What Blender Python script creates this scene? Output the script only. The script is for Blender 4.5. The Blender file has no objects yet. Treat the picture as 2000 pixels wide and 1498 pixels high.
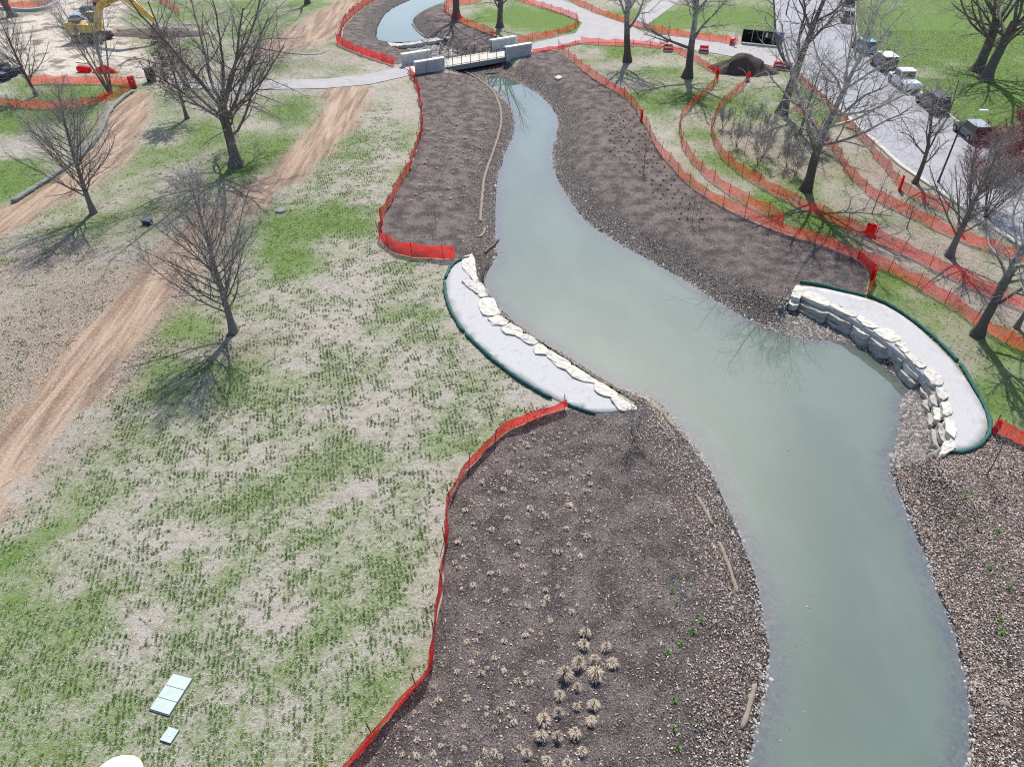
import bpy, bmesh, math, random
import numpy as np
from mathutils import Vector, Matrix
from mathutils.geometry import delaunay_2d_cdt

SC = bpy.context.scene
COL = SC.collection
R = math.radians

# ------------------------------------------------------------------ camera, sky, sun, exposure
CAM_H, PITCH, FOC = 27.0, R(39.7), 1389.0      # metres above the lawn, tilt below the horizon, focal length in photo pixels (2000 wide)
cam_data = bpy.data.cameras.new('camera')
cam_data.sensor_fit = 'HORIZONTAL'
cam_data.sensor_width = 36.0
cam_data.lens = 36.0 * FOC / 2000.0
cam_data.clip_end = 4000.0
cam = bpy.data.objects.new('camera', cam_data)
cam.location = (0, 0, CAM_H)
cam.rotation_euler = (math.pi / 2 - PITCH, 0, 0)
COL.objects.link(cam)
SC.camera = cam

SUN_EL, SUN_AZ = R(50.0), R(7.0)
world = bpy.data.worlds.new('World'); SC.world = world; world.use_nodes = True
wn = world.node_tree
sky = wn.nodes.new('ShaderNodeTexSky'); sky.sky_type = 'NISHITA'; sky.sun_disc = False
sky.sun_elevation = SUN_EL; sky.sun_rotation = SUN_AZ; sky.dust_density = 1.2; sky.air_density = 1.0; sky.ozone_density = 1.0
bg = [n for n in wn.nodes if n.type == 'BACKGROUND'][0]
bg.inputs['Strength'].default_value = 0.122
wn.links.new(sky.outputs[0], bg.inputs[0])
sun_data = bpy.data.lights.new('sun', 'SUN'); sun_data.energy = 4.3; sun_data.angle = R(0.6); sun_data.color = (1.0, 0.955, 0.89)
sun = bpy.data.objects.new('sun', sun_data); COL.objects.link(sun)
SDIR = Vector((math.sin(SUN_AZ) * math.cos(SUN_EL), math.cos(SUN_AZ) * math.cos(SUN_EL), math.sin(SUN_EL)))
sun.rotation_euler = (-SDIR).to_track_quat('-Z', 'Y').to_euler()
sun.location = (0, 0, 60)
SC.view_settings.view_transform = 'Standard'; SC.view_settings.look = 'None'
SC.view_settings.exposure = 0.62; SC.view_settings.gamma = 1.0; SC.view_settings.use_curve_mapping = False
SC.cycles.use_denoising = False
SC.cycles.pixel_filter_type = 'BLACKMAN_HARRIS'; SC.cycles.filter_width = 1.15
SC.cycles.max_bounces = 6

# ------------------------------------------------------------------ small helpers
def unp(u, v, z=0.0):
    """photo pixel -> point of the plane at height z"""
    a, b = (u - 1000.0) / FOC, (749.0 - v) / FOC
    c, s = math.cos(PITCH), math.sin(PITCH)
    d = (a, c + b * s, -s + b * c)
    t = (z - CAM_H) / d[2]
    return np.array([d[0] * t, d[1] * t])

def unpl(px, z=0.0):
    return np.array([unp(u, v, z) for u, v in px])

def ss(x, a=0.0, b=1.0):
    t = np.clip((x - a) / (b - a), 0, 1)
    return t * t * (3 - 2 * t)

def sdf(p, poly):
    """signed distance to a closed polygon, negative inside"""
    p = np.asarray(p, float); n = len(poly)
    d = np.full(len(p), 1e9); ins = np.zeros(len(p), bool)
    for i in range(n):
        a = poly[i]; b = poly[(i + 1) % n]
        e = b - a; w = p - a
        t = np.clip((w @ e) / max(e @ e, 1e-12), 0, 1)
        q = w - t[:, None] * e
        d = np.minimum(d, (q * q).sum(1))
        c = (a[1] > p[:, 1]) != (b[1] > p[:, 1])
        if abs(e[1]) > 1e-12:
            ins ^= c & (p[:, 0] < e[0] * (p[:, 1] - a[1]) / e[1] + a[0])
    d = np.sqrt(d)
    return np.where(ins, -d, d)

def pdist(p, line):
    p = np.asarray(p, float); d = np.full(len(p), 1e9)
    for i in range(len(line) - 1):
        a = line[i]; e = line[i + 1] - a; w = p - a
        t = np.clip((w @ e) / max(e @ e, 1e-12), 0, 1)
        q = w - t[:, None] * e
        d = np.minimum(d, (q * q).sum(1))
    return np.sqrt(d)

def resample(line, step, closed=False):
    line = np.asarray(line, float)
    if closed: line = np.vstack([line, line[:1]])
    seg = np.sqrt(((line[1:] - line[:-1]) ** 2).sum(1)); s = np.r_[0, np.cumsum(seg)]
    n = max(2, int(round(s[-1] / step)) + 1)
    t = np.linspace(0, s[-1], n)
    out = np.stack([np.interp(t, s, line[:, k]) for k in range(line.shape[1])], 1)
    return out[:-1] if closed else out

def smooth(line, it=2, closed=False):
    line = np.asarray(line, float)
    for _ in range(it):
        a = line; b = np.roll(line, -1, 0)
        q = .75 * a + .25 * b; r = .25 * a + .75 * b
        out = np.empty((2 * len(a), line.shape[1])); out[0::2] = q; out[1::2] = r
        if not closed:
            out = np.vstack([line[:1], out[:-2], line[-1:]])
        line = out
    return line

_G = np.random.default_rng(5).random((64, 64))
def vnoise(x, y, sc, off=0.0):
    """cheap tileable value noise, 0..1"""
    x = np.asarray(x) * sc + 13.7 + off; y = np.asarray(y) * sc + 7.3 + off * 1.7
    xi = np.floor(x).astype(int); yi = np.floor(y).astype(int); fx = x - xi; fy = y - yi
    fx = fx * fx * (3 - 2 * fx); fy = fy * fy * (3 - 2 * fy)
    g = lambda i, j: _G[i % 64, j % 64]
    return (g(xi, yi) * (1 - fx) + g(xi + 1, yi) * fx) * (1 - fy) + (g(xi, yi + 1) * (1 - fx) + g(xi + 1, yi + 1) * fx) * fy
def fnoise(x, y, sc, off=0.0):
    return (vnoise(x, y, sc, off) + .5 * vnoise(x, y, sc * 2.1, off + 3) + .25 * vnoise(x, y, sc * 4.3, off + 7)) / 1.75

def mesh_np(name, co, tris=None, quads=None, mat=None, smooth_=False, attrs=None):
    """fast mesh from numpy arrays"""
    me = bpy.data.meshes.new(name)
    co = np.ascontiguousarray(co, np.float32)
    me.vertices.add(len(co)); me.vertices.foreach_set('co', co.ravel())
    nt = 0 if tris is None else len(tris); nq = 0 if quads is None else len(quads)
    idx = np.concatenate([np.asarray(t, np.int32).ravel() for t in (tris, quads) if t is not None and len(t)])
    st = np.concatenate([np.arange(nt, dtype=np.int32) * 3, nt * 3 + np.arange(nq, dtype=np.int32) * 4])
    tot = np.concatenate([np.full(nt, 3, np.int32), np.full(nq, 4, np.int32)])
    me.loops.add(len(idx)); me.loops.foreach_set('vertex_index', idx)
    me.polygons.add(nt + nq); me.polygons.foreach_set('loop_start', st); me.polygons.foreach_set('loop_total', tot)
    if smooth_: me.polygons.foreach_set('use_smooth', np.ones(nt + nq, bool))
    for k, v in (attrs or {}).items():
        a = me.attributes.new(k, 'FLOAT', 'POINT'); a.data.foreach_set('value', np.ascontiguousarray(v, np.float32))
    me.update(calc_edges=True)
    if mat: me.materials.append(mat)
    return me

def link(name, me, parent=None, loc=None, rot=None):
    o = bpy.data.objects.new(name, me); COL.objects.link(o)
    if parent: o.parent = parent
    if loc is not None: o.location = loc
    if rot is not None: o.rotation_euler = rot
    return o

def tag(o, label=None, cat=None, group=None, kind=None):
    if label: o['label'] = label
    if cat: o['category'] = cat
    if group: o['group'] = group
    if kind: o['kind'] = kind
    return o

def empty(name, loc=(0, 0, 0), rz=0.0, label=None, cat=None, group=None):
    o = bpy.data.objects.new(name, None); COL.objects.link(o); o.location = loc; o.rotation_euler = (0, 0, rz)
    return tag(o, label, cat, group)

def copy_tree(o, parent=None):
    c = o.copy(); COL.objects.link(c); c.parent = parent
    for ch in o.children: copy_tree(ch, c)
    return c

class MB:
    """collects shapes, builds one mesh object"""
    def __init__(s): s.v = []; s.f = []
    def add(s, v, f):
        k = len(s.v); s.v += [tuple(p) for p in v]; s.f += [tuple(i + k for i in q) for q in f]; return s
    def box(s, x0, x1, y0, y1, z0, z1, bev=0.0, top=(1, 1), sh=(0, 0)):
        cx, cy = (x0 + x1) / 2, (y0 + y1) / 2; hx, hy = (x1 - x0) / 2, (y1 - y0) / 2
        b = min(bev, hx * .9, hy * .9, (z1 - z0) * .45)
        def ring(z, ix, iy, tx=1, ty=1, ox=0, oy=0):
            c = b * .6 if b else 0
            hx_, hy_ = hx * tx - ix, hy * ty - iy
            if not b: return [(cx + ox - hx_, cy + oy - hy_, z), (cx + ox + hx_, cy + oy - hy_, z), (cx + ox + hx_, cy + oy + hy_, z), (cx + ox - hx_, cy + oy + hy_, z)]
            o = []
            for sx, sy in ((-1, -1), (1, -1), (1, 1), (-1, 1)):
                p = (cx + ox + sx * (hx_ - c), cy + oy + sy * hy_, z); q = (cx + ox + sx * hx_, cy + oy + sy * (hy_ - c), z)
                o += [q, p] if sx * sy > 0 else [p, q]
            # order: (-,-): p(y edge) first then q? build consistent loop
            return o
        if not b:
            r0, r1 = ring(z0, 0, 0), ring(z1, 0, 0, top[0], top[1], *sh); v = r0 + r1; n = 4
            f = [tuple(range(n - 1, -1, -1)), tuple(range(n, 2 * n))] + [(i, (i + 1) % n, n + (i + 1) % n, n + i) for i in range(n)]
            return s.add(v, f)
        def loop(z, i, tx=1, ty=1, ox=0, oy=0):
            a, c_ = hx * tx - i, hy * ty - i; k = b
            return [(cx + ox + x, cy + oy + y, z) for x, y in ((-a + k, -c_), (a - k, -c_), (a, -c_ + k), (a, c_ - k), (a - k, c_), (-a + k, c_), (-a, c_ - k), (-a, -c_ + k))]
        L = [loop(z0, b * .7), loop(z0 + b * .7, 0), loop(z1 - b * .7, 0, *top, *sh), loop(z1, b * .7, *top, *sh)]
        v = sum(L, []); f = [tuple(range(7, -1, -1)), tuple(range(24, 32))]
        for j in range(3): f += [(j * 8 + i, j * 8 + (i + 1) % 8, j * 8 + 8 + (i + 1) % 8, j * 8 + 8 + i) for i in range(8)]
        return s.add(v, f)
    def tube(s, pts, r, k=6, caps=True):
        pts = [Vector(p) for p in pts]; rs = r if hasattr(r, '__len__') else [r] * len(pts); v = []; f = []
        for i, p in enumerate(pts):
            t = (pts[min(i + 1, len(pts) - 1)] - pts[max(i - 1, 0)]).normalized()
            a = t.orthogonal().normalized() if i == 0 else (pa - t * pa.dot(t)).normalized()
            pa = a; b = t.cross(a)
            v += [p + (a * math.cos(q) + b * math.sin(q)) * rs[i] for q in [2 * math.pi * j / k for j in range(k)]]
        for i in range(len(pts) - 1):
            f += [(i * k + j, i * k + (j + 1) % k, (i + 1) * k + (j + 1) % k, (i + 1) * k + j) for j in range(k)]
        if caps: f += [tuple(range(k - 1, -1, -1)), tuple(range((len(pts) - 1) * k, len(pts) * k))]
        return s.add(v, f)
    def prism(s, prof, y0, y1, ax='y', taper=0.0):
        """profile of (x,z) points pushed along y"""
        n = len(prof); v = [(x, y0, z) for x, z in prof] + [(x, y1, z) for x, z in prof]
        f = [tuple(range(n)), tuple(range(2 * n - 1, n - 1, -1))] + [((i + 1) % n, i, n + i, n + (i + 1) % n) for i in range(n)]
        return s.add(v, f)
    def build(s, name, mat, parent=None, smooth_=False, loc=None, rot=None):
        me = bpy.data.meshes.new(name); me.from_pydata(s.v, [], s.f); me.update()
        bm = bmesh.new(); bm.from_mesh(me); bmesh.ops.recalc_face_normals(bm, faces=bm.faces); bm.to_mesh(me); bm.free()
        if smooth_:
            for p in me.polygons: p.use_smooth = True
        me.materials.append(mat)
        return link(name, me, parent, loc, rot)

# ------------------------------------------------------------------ material helpers
class NT:
    def __init__(s, name):
        s.m = bpy.data.materials.new(name); s.m.use_nodes = True; s.t = s.m.node_tree
        s.bsdf = [n for n in s.t.nodes if n.type == 'BSDF_PRINCIPLED'][0]; s.out = [n for n in s.t.nodes if n.type == 'OUTPUT_MATERIAL'][0]
    def set(s, sock, v):
        if hasattr(v, 'is_output'): s.t.links.new(v, sock)
        elif isinstance(v, (tuple, list)) and len(v) == 3 and sock.type == 'RGBA': sock.default_value = (*v, 1)
        else: sock.default_value = v
    def pos(s): return s.t.nodes.new('ShaderNodeNewGeometry').outputs['Position']
    def obj(s): return s.t.nodes.new('ShaderNodeTexCoord').outputs['Object']
    def attr(s, n):
        a = s.t.nodes.new('ShaderNodeAttribute'); a.attribute_name = n; return a.outputs['Fac']
    def rnd(s): return s.t.nodes.new('ShaderNodeObjectInfo').outputs['Random']
    def math(s, op, a, b=0.0, clamp=False):
        n = s.t.nodes.new('ShaderNodeMath'); n.operation = op; n.use_clamp = clamp; s.set(n.inputs[0], a); s.set(n.inputs[1], b); return n.outputs[0]
    def mapv(s, v, scale=(1, 1, 1), rz=0.0):
        n = s.t.nodes.new('ShaderNodeMapping'); s.set(n.inputs[0], v); n.inputs['Scale'].default_value = scale; n.inputs['Rotation'].default_value = (0, 0, rz); return n.outputs[0]
    def noise(s, v, scale, detail=3.0, rough=.55, dist=0.0, col=False):
        n = s.t.nodes.new('ShaderNodeTexNoise'); s.set(n.inputs['Vector'], v); n.inputs['Scale'].default_value = scale
        n.inputs['Detail'].default_value = detail; n.inputs['Roughness'].default_value = rough; n.inputs['Distortion'].default_value = dist
        return n.outputs['Color' if col else 'Fac']
    def vor(s, v, scale, out='Distance', feat='F1'):
        n = s.t.nodes.new('ShaderNodeTexVoronoi'); n.feature = feat; s.set(n.inputs['Vector'], v); n.inputs['Scale'].default_value = scale; return n.outputs[out]
    def step(s, x, a, b):
        n = s.t.nodes.new('ShaderNodeMapRange'); n.interpolation_type = 'SMOOTHSTEP'; s.set(n.inputs[0], x); s.set(n.inputs[1], a); s.set(n.inputs[2], b); return n.outputs[0]
    def mix(s, f, a, b):
        n = s.t.nodes.new('ShaderNodeMix'); n.data_type = 'RGBA'; s.set(n.inputs[0], f); s.set(n.inputs[6], a); s.set(n.inputs[7], b); return n.outputs[2]
    def mul(s, a, b):
        n = s.t.nodes.new('ShaderNodeMix'); n.data_type = 'RGBA'; n.blend_type = 'MULTIPLY'; n.inputs[0].default_value = 1; s.set(n.inputs[6], a); s.set(n.inputs[7], b); return n.outputs[2]
    def gray(s, f):
        n = s.t.nodes.new('ShaderNodeCombineColor')
        for i in range(3): s.set(n.inputs[i], f)
        return n.outputs[0]
    def bump(s, h, strength=.3, dist=.05):
        n = s.t.nodes.new('ShaderNodeBump'); s.set(n.inputs['Height'], h); n.inputs['Strength'].default_value = strength; n.inputs['Distance'].default_value = dist
        s.t.links.new(n.outputs[0], s.bsdf.inputs['Normal'])
    def fin(s, col, rough=.9, spec=.2, metal=0.0):
        s.set(s.bsdf.inputs['Base Color'], col); s.set(s.bsdf.inputs['Roughness'], rough); s.bsdf.inputs['Specular IOR Level'].default_value = spec; s.bsdf.inputs['Metallic'].default_value = metal
        return s.m

def simple(name, col, rough=.6, spec=.3, metal=0.0, var=.12, scale=6.0):
    n = NT(name); p = n.obj()
    f = n.noise(p, scale, 4); k = n.math('MULTIPLY_ADD', f, var * 2); k.node.inputs[2].default_value = 1 - var
    return n.fin(n.mul(col, n.gray(k)), rough, spec, metal)
# ------------------------------------------------------------------ outlines (photo pixels), put on their own ground level
WZ, PZ = -1.0, -0.5            # water level of the creek and of the upper pond
MAIN_PX = [(948,152),(962,147),(985,150),(1010,160),(1032,172),(1055,186),(1075,205),(1088,225),(1092,245),(1088,262),(1083,282),(1079,305),(1080,325),(1090,350),(1102,372),(1120,400),(1138,425),(1162,446),(1195,466),(1240,492),(1290,520),(1340,548),(1390,582),(1430,605),(1470,626),(1500,642),(1530,652),(1560,659),(1590,661),(1620,661),(1650,667),(1680,676),(1706,692),(1730,714),(1760,739),(1788,757),(1776,772),(1761,797),(1763,832),(1757,875),(1742,900),(1747,945),(1772,995),(1787,1032),(1810,1090),(1824,1135),(1860,1210),(1882,1303),(1895,1360),(1900,1423),(1892,1498),(1880,1640),(1850,1850),
 (1440,1850),(1452,1640),(1462,1498),(1464,1473),(1474,1423),(1488,1373),(1497,1323),(1500,1260),(1490,1210),(1473,1123),(1462,1100),(1447,1050),(1422,1000),(1397,940),(1382,905),(1350,865),(1312,817),(1287,786),(1262,772),(1238,766),(1208,760),(1180,743),(1150,725),(1110,700),(1060,671),(1022,645),(992,620),(967,592),(947,562),(941,547),(957,519),(970,503),(970,490),(967,470),(965,425),(967,375),(969,355),(976,330),(986,300),(995,280),(1004,262),(1006,240),(1001,220),(990,200),(976,184),(960,173),(948,162)]
EXT_PX = [(948,165),(925,152),(890,140),(850,128),(815,110),(780,96),(772,88),(830,84),(872,92),(905,108),(950,122),(990,138),(1012,158),(985,165)]
POND_PX = [(742,82),(733,72),(740,45),(755,25),(775,12),(800,2),(822,-12),(880,-14),(866,4),(850,10),(826,20),(809,30),(806,45),(815,58),(830,70),(840,77),(795,82)]
PLAT_L_PX = [(871,548),(880,525),(897,512),(912,506),(930,535),(945,575),(970,612),(1005,643),(1050,674),(1105,712),(1150,742),(1195,770),(1232,795),(1200,806),(1165,807),(1122,796),(1075,776),(1010,737),(950,692),(905,645),(882,605),(871,572)]
PLAT_R_PX = [(1551,572),(1556,558),(1600,562),(1650,573),(1692,583),(1740,602),(1795,640),(1845,690),(1885,738),(1912,782),(1928,816),(1928,846),(1910,870),(1878,881),(1852,882),(1858,862),(1852,830),(1846,800),(1836,765),(1812,738),(1770,700),(1735,672),(1690,640),(1650,615),(1600,592)]
BEACH_PX = [[(1540,590),(1580,594),(1640,618),(1690,648),(1715,668),(1730,690),(1725,712),(1680,690),(1600,678),(1520,665),(1500,640)],
            [(1800,752),(1828,768),(1842,805),(1848,850),(1842,885),(1800,910),(1745,900),(1740,860),(1750,800),(1770,760)]]
MAIN = resample(smooth(unpl(MAIN_PX, WZ), 1, True), .6, True)
EXT = unpl(EXT_PX, -.85); POND = smooth(unpl(POND_PX, PZ), 1, True)
PLAT_L = smooth(unpl(PLAT_L_PX, .03), 1, True); PLAT_R = smooth(unpl(PLAT_R_PX, .10), 1, True)
BEACH = [unpl(b, -.7) for b in BEACH_PX]

class Raster:
    """a field sampled once on a grid and read back bilinearly"""
    def __init__(s, fn, x0, x1, y0, y1, st):
        s.x0, s.y0, s.st = x0, y0, st; xs, ys = np.arange(x0, x1 + st, st), np.arange(y0, y1 + st, st); s.nx, s.ny = len(xs), len(ys)
        X, Y = np.meshgrid(xs, ys); r = fn(np.stack([X.ravel(), Y.ravel()], 1)); s.a = [np.asarray(k).reshape(s.ny, s.nx) for k in (r if isinstance(r, tuple) else (r,))]; s.one = not isinstance(r, tuple)
    def __call__(s, p):
        x = np.clip((p[:, 0] - s.x0) / s.st, 0, s.nx - 1.001); y = np.clip((p[:, 1] - s.y0) / s.st, 0, s.ny - 1.001); i = x.astype(int); j = y.astype(int); fx = x - i; fy = y - j
        o = tuple((a[j, i] * (1 - fx) + a[j, i + 1] * fx) * (1 - fy) + (a[j + 1, i] * (1 - fx) + a[j + 1, i + 1] * fx) * fy for a in s.a)
        return o[0] if s.one else o
SD_MAIN = Raster(lambda p: sdf(p, MAIN), -32, 36, 4, 104, .4)
def sd_main(p): return SD_MAIN(np.asarray(p, float).reshape(-1, 2))
def height(p):
    p = np.asarray(p, float).reshape(-1, 2)
    out = np.zeros(len(p))
    near = (p[:, 1] > 4) & (p[:, 1] < 150) & (np.abs(p[:, 0]) < 36)
    q = p[near]
    if not len(q): return out
    dm = sd_main(q)
    dp = np.minimum(np.maximum(sdf(q, PLAT_L), 0), np.maximum(sdf(q, PLAT_R), 0))
    w = 1.1 + 2.9 * ss(dp, 0, 6)
    wob = .35 * (vnoise(q[:, 0], q[:, 1], .5) - .5)
    hb = np.where(dm > 0, -1.0 + ss((dm + wob * np.minimum(dm, 1)) / w), -1.0 - np.minimum(.75, -dm * .3))
    for b in BEACH:
        m = ss(-sdf(q, b), -.15, .45)
        hb = np.where(dm > 0, hb * (1 - m) + np.minimum(hb, -1 + .09 * np.maximum(dm, 0)) * m, hb)
    de = sdf(q, EXT)
    he = np.where(de > 0, -.86 + .86 * ss(de / 2.2), -.86)
    do = sdf(q, POND)
    ho = np.where(do > 0, PZ + .5 * ss(do / 2.6), PZ - np.minimum(.6, -do * .3))
    out[near] = np.where(dm < 0, hb, np.minimum(np.minimum(hb, he), ho))
    return out

def at(u, v, dz=0.0):
    """photo pixel -> point on the ground"""
    z = 0.0
    for _ in range(8):
        q = unp(u, v, z); z = .5 * z + .5 * float(height(q[None])[0])
    return Vector((q[0], q[1], z + dz))
def atl(px):
    return np.array([at(u, v)[:] for u, v in px])

# planting beds, tracks, paths, road
BEDS_PX = {
 'a': [(800,141),(814,165),(823,205),(823,245),(817,285),(802,328),(785,363),(767,393),(750,418),(743,438),(742,460),(750,478),(770,493),(802,501),(846,504),(889,506),(908,502),(925,520),(940,548),(968,520),(985,495),(985,380),(1000,320),(1022,262),(1018,222),(985,180),(950,160),(905,146),(868,143)],
 'b': [(1105,798),(1050,817),(1002,840),(970,860),(937,897),(903,932),(880,972),(874,1010),(868,1080),(866,1150),(854,1215),(842,1265),(839,1308),(802,1352),(762,1400),(722,1445),(692,1480),(667,1510),(632,1560),(560,1680),(540,1850),(1480,1850),(1490,1498),(1510,1380),(1522,1260),(1495,1120),(1440,990),(1400,905),(1330,815),(1285,768),(1240,775),(1235,800),(1200,809),(1160,810),(1125,800)],
 'c': [(1037,104),(1090,97),(1110,117),(1137,137),(1167,160),(1202,180),(1234,202),(1252,234),(1270,262),(1277,282),(1302,317),(1332,350),(1362,377),(1402,400),(1452,427),(1502,447),(1547,464),(1587,474),(1640,494),(1672,507),(1697,535),(1690,580),(1640,569),(1600,560),(1554,557),(1545,580),(1540,605),(1500,660),(1400,605),(1250,515),(1140,455),(1085,390),(1062,310),(1075,240),(1050,195),(1000,165),(985,140)],
 'd': [(1846,890),(1878,884),(1910,874),(1930,850),(1937,843),(1966,855),(2002,875),(2050,895),(2130,930),(2160,1850),(1840,1850),(1870,1498),(1870,1320),(1800,1120),(1755,1000),(1722,910),(1745,895)],
 'e': [(768,128),(735,116),(700,103),(667,90),(662,82),(670,72),(671,55),(688,35),(712,15),(738,0),(755,-16),(830,-16),(790,15),(762,40),(750,75),(800,88),(830,112),(800,122)],
 'f': [(806,30),(830,14),(862,2),(868,14),(874,27),(892,40),(907,48),(942,62),(982,77),(965,95),(900,105),(850,95),(836,82),(812,66),(800,48)],
}
BEDS = {k: smooth(unpl(v, 0.0), 1, True) for k, v in BEDS_PX.items()}
# stony ground between landing and water, on the beaches and under the footbridge
BEDS['g'] = unpl([(914,506),(946,540),(952,562),(975,590),(1002,614),(1032,638),(1070,664),(1120,692),(1160,717),(1190,735),(1216,750),(1252,762),(1250,788),(1236,797),(1195,772),(1150,744),(1105,714),(1050,676),(1005,645),(968,612),(942,575),(926,540)], -.5)
BEDS['h'] = unpl([(1530,575),(1560,582),(1600,594),(1650,617),(1690,642),(1735,674),(1748,700),(1740,735),(1690,705),(1600,690),(1510,672),(1480,640)], -.6)
BEDS['i'] = unpl([(1815,752),(1840,768),(1850,805),(1855,850),(1850,892),(1800,925),(1730,915),(1722,860),(1738,800),(1762,752)], -.6)
BEDS['j'] = unpl([(930,170),(900,152),(860,140),(815,124),(770,104),(752,90),(830,78),(878,84),(920,100),(965,112),(1000,128),(1030,160),(990,180)], -.5)
TRACKS_PX = {
 'a': [(-80,955),(0,848),(80,758),(150,668),(220,588),(300,508),(360,438),(450,384),(520,344),(570,299),(610,254),(640,204),(632,170),(714,164),(713,205),(692,240),(652,282),(602,332),(542,377),(482,427),(432,464),(380,524),(320,604),(250,694),(170,784),(90,874),(20,964),(-60,1070)],
 'b': [(-60,450),(30,402),(104,352),(172,302),(203,262),(208,228),(238,195),(278,176),(294,200),(288,240),(252,290),(217,340),(160,376),(80,412),(20,452),(-60,500)],
 'c': [(690,-16),(600,40),(530,80),(480,106),(520,114),(600,92),(652,76),(682,40),(757,-16)],
}
TRACKS = {k: smooth(unpl(v), 1, True) for k, v in TRACKS_PX.items()}
PATHS_PX = {
 'west': [(330,158),(470,160),(560,157),(640,155),(720,146),(786,131),(820,118),(838,128),(812,146),(722,166),(632,174),(560,175),(470,178),(330,172)],
 'east': [(1002,97),(1030,88),(1124,66),(1137,46),(1100,28),(1040,8),(1000,-14),(1065,-14),(1104,4),(1152,24),(1212,44),(1252,61),(1302,71),(1382,79),(1442,87),(1512,92),(1560,108),(1556,140),(1500,128),(1450,116),(1400,106),(1330,96),(1230,84),(1160,83),(1132,86),(1040,104),(1015,112)],
 'north': [(1227,49),(1257,55),(1350,-14),(1290,-14)],
}
PATHS = {k: unpl(v) for k, v in PATHS_PX.items()}
ROAD_PX = [(1512,-16),(1514,60),(1522,100),(1546,130),(1590,170),(1650,225),(1700,270),(1760,325),(1830,372),(1900,420),(1960,460),(2010,492),(2110,560),(2230,640),(2230,440),(2080,366),(2010,328),(1960,300),(1900,264),(1850,224),(1800,184),(1740,140),(1692,105),(1672,60),(1666,-16)]
ROAD = unpl(ROAD_PX)
YARD_PX = [(-80,60),(20,36),(90,26),(130,-16),(262,-16),(245,20),(225,45),(235,70),(262,95),(285,125),(350,150),(330,172),(280,160),(235,140),(195,118),(170,132),(140,146),(95,152),(55,140),(0,165),(-80,170)]
YARD = unpl(YARD_PX)

def blob(p, lst):
    o = np.zeros(len(p)); p = p + 3.2 * np.c_[fnoise(p[:, 0], p[:, 1], .35, 11) - .5, fnoise(p[:, 0], p[:, 1], .35, 17) - .5]
    for u, v, r, a in lst:
        c = unp(u, v); d2 = ((p - c) ** 2).sum(1) / (r * r)
        o = np.maximum(o, a * np.exp(-d2 * .9))
    return o
LUSH = [(590,440,3.6,.95),(560,505,2.8,.85),(470,560,2.5,.4),(60,225,5,.8),(10,240,4,1),(130,185,4,.8),(210,178,3,.8),(10,335,4,1),(50,360,2.5,.9),(160,270,3,.5),(110,400,4,.45),(180,440,5,.35),(330,650,3,.6),(300,590,1.6,.7),(380,720,4,.45),(60,1110,1.6,.8),(110,1060,1.2,.7),(20,1180,1.5,.5),(540,300,5,.75),(560,220,4,.7),(480,330,4,.6),(370,280,5,.4),(430,250,4,.5),
 (1850,60,22,1),(1950,20,20,1),(1990,200,12,1),(1900,190,6,.8),(2080,250,14,1),(1800,110,7,.8),(1770,30,9,.8),(1450,330,2.6,.9),(1520,400,2.2,.95),(1600,440,2.2,.95),(1660,470,1.8,.7),(1380,265,3,.55),(1430,200,3.5,.7),(1060,40,7,.8),(1010,30,6,.7),(1100,55,4,.6),(1290,150,5,.45),(1330,190,4,.7),(1200,105,4,.5),(1260,190,3,.5),(1540,375,3,.55),(1500,385,2,.6),(1740,545,2,.7),(1810,605,2.5,.5),(1965,700,3.5,.7),(1945,765,2.5,.7),(1760,600,2,.5),(1300,40,7,.7),(1440,35,9,.8),(1500,60,6,.8),(1590,225,4,.7),(1560,190,4,.5),
 (540,55,8,.5),(640,30,6,.5),(590,130,4,.35),(680,135,4,.35),(740,140,3,.3),(300,30,7,.4),(500,20,9,.4)]
CLUMP = [(625,720,2.2,.95),(560,780,2.6,.75),(650,335,2.6,.8),(690,285,2.4,.75),(640,400,2.2,.5),(760,300,2,.5),(760,600,2.4,.6),(840,565,1.8,.6),(770,520,1.5,.7),(900,690,2.4,.75),(840,720,2,.5),(690,890,2,1),(640,950,2,.9),(540,1000,2.4,.7),(450,1230,1.9,.95),(350,1240,1.8,.85),(310,1320,1.6,1),(390,1440,1.5,.9),(250,1120,1.9,.6),(780,1130,1.2,.95),(800,1220,1.2,.9),(735,1330,1.1,.95),(690,1400,1.1,.95),(720,1200,1.4,.5),(190,1280,1.8,.65),(400,870,2.6,.6),(290,900,2.6,.5),(700,430,2.4,.55),(860,640,1.5,.5),(930,760,2,.5),(820,1000,1.8,.45),(950,820,1.4,.5),(560,1100,2,.7),(440,1100,1.6,.7),(600,1250,1.6,.6),(600,1420,1.6,.75),(100,1350,1.8,.5),(470,980,2,.6),(360,970,1.8,.6)]
BARE = [(700,545,2.2,.9),(780,690,2.4,.7),(720,820,2.6,.8),(740,960,1.7,1),(500,660,2.5,.6),(540,1180,1.8,.7),(480,1330,1.5,.6),(860,920,1.6,.7),(630,1310,1.5,.7),(250,1230,1.4,.6),(900,610,1.6,.5),(640,620,2.4,.6),(330,1060,1.8,.5),(780,230,3.5,.7),(770,310,2,.5),(740,150,5,.6),(90,290,4,.9),(20,280,4,.9),(700,1290,1.2,.6),(560,1350,1.3,.6)]
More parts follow.
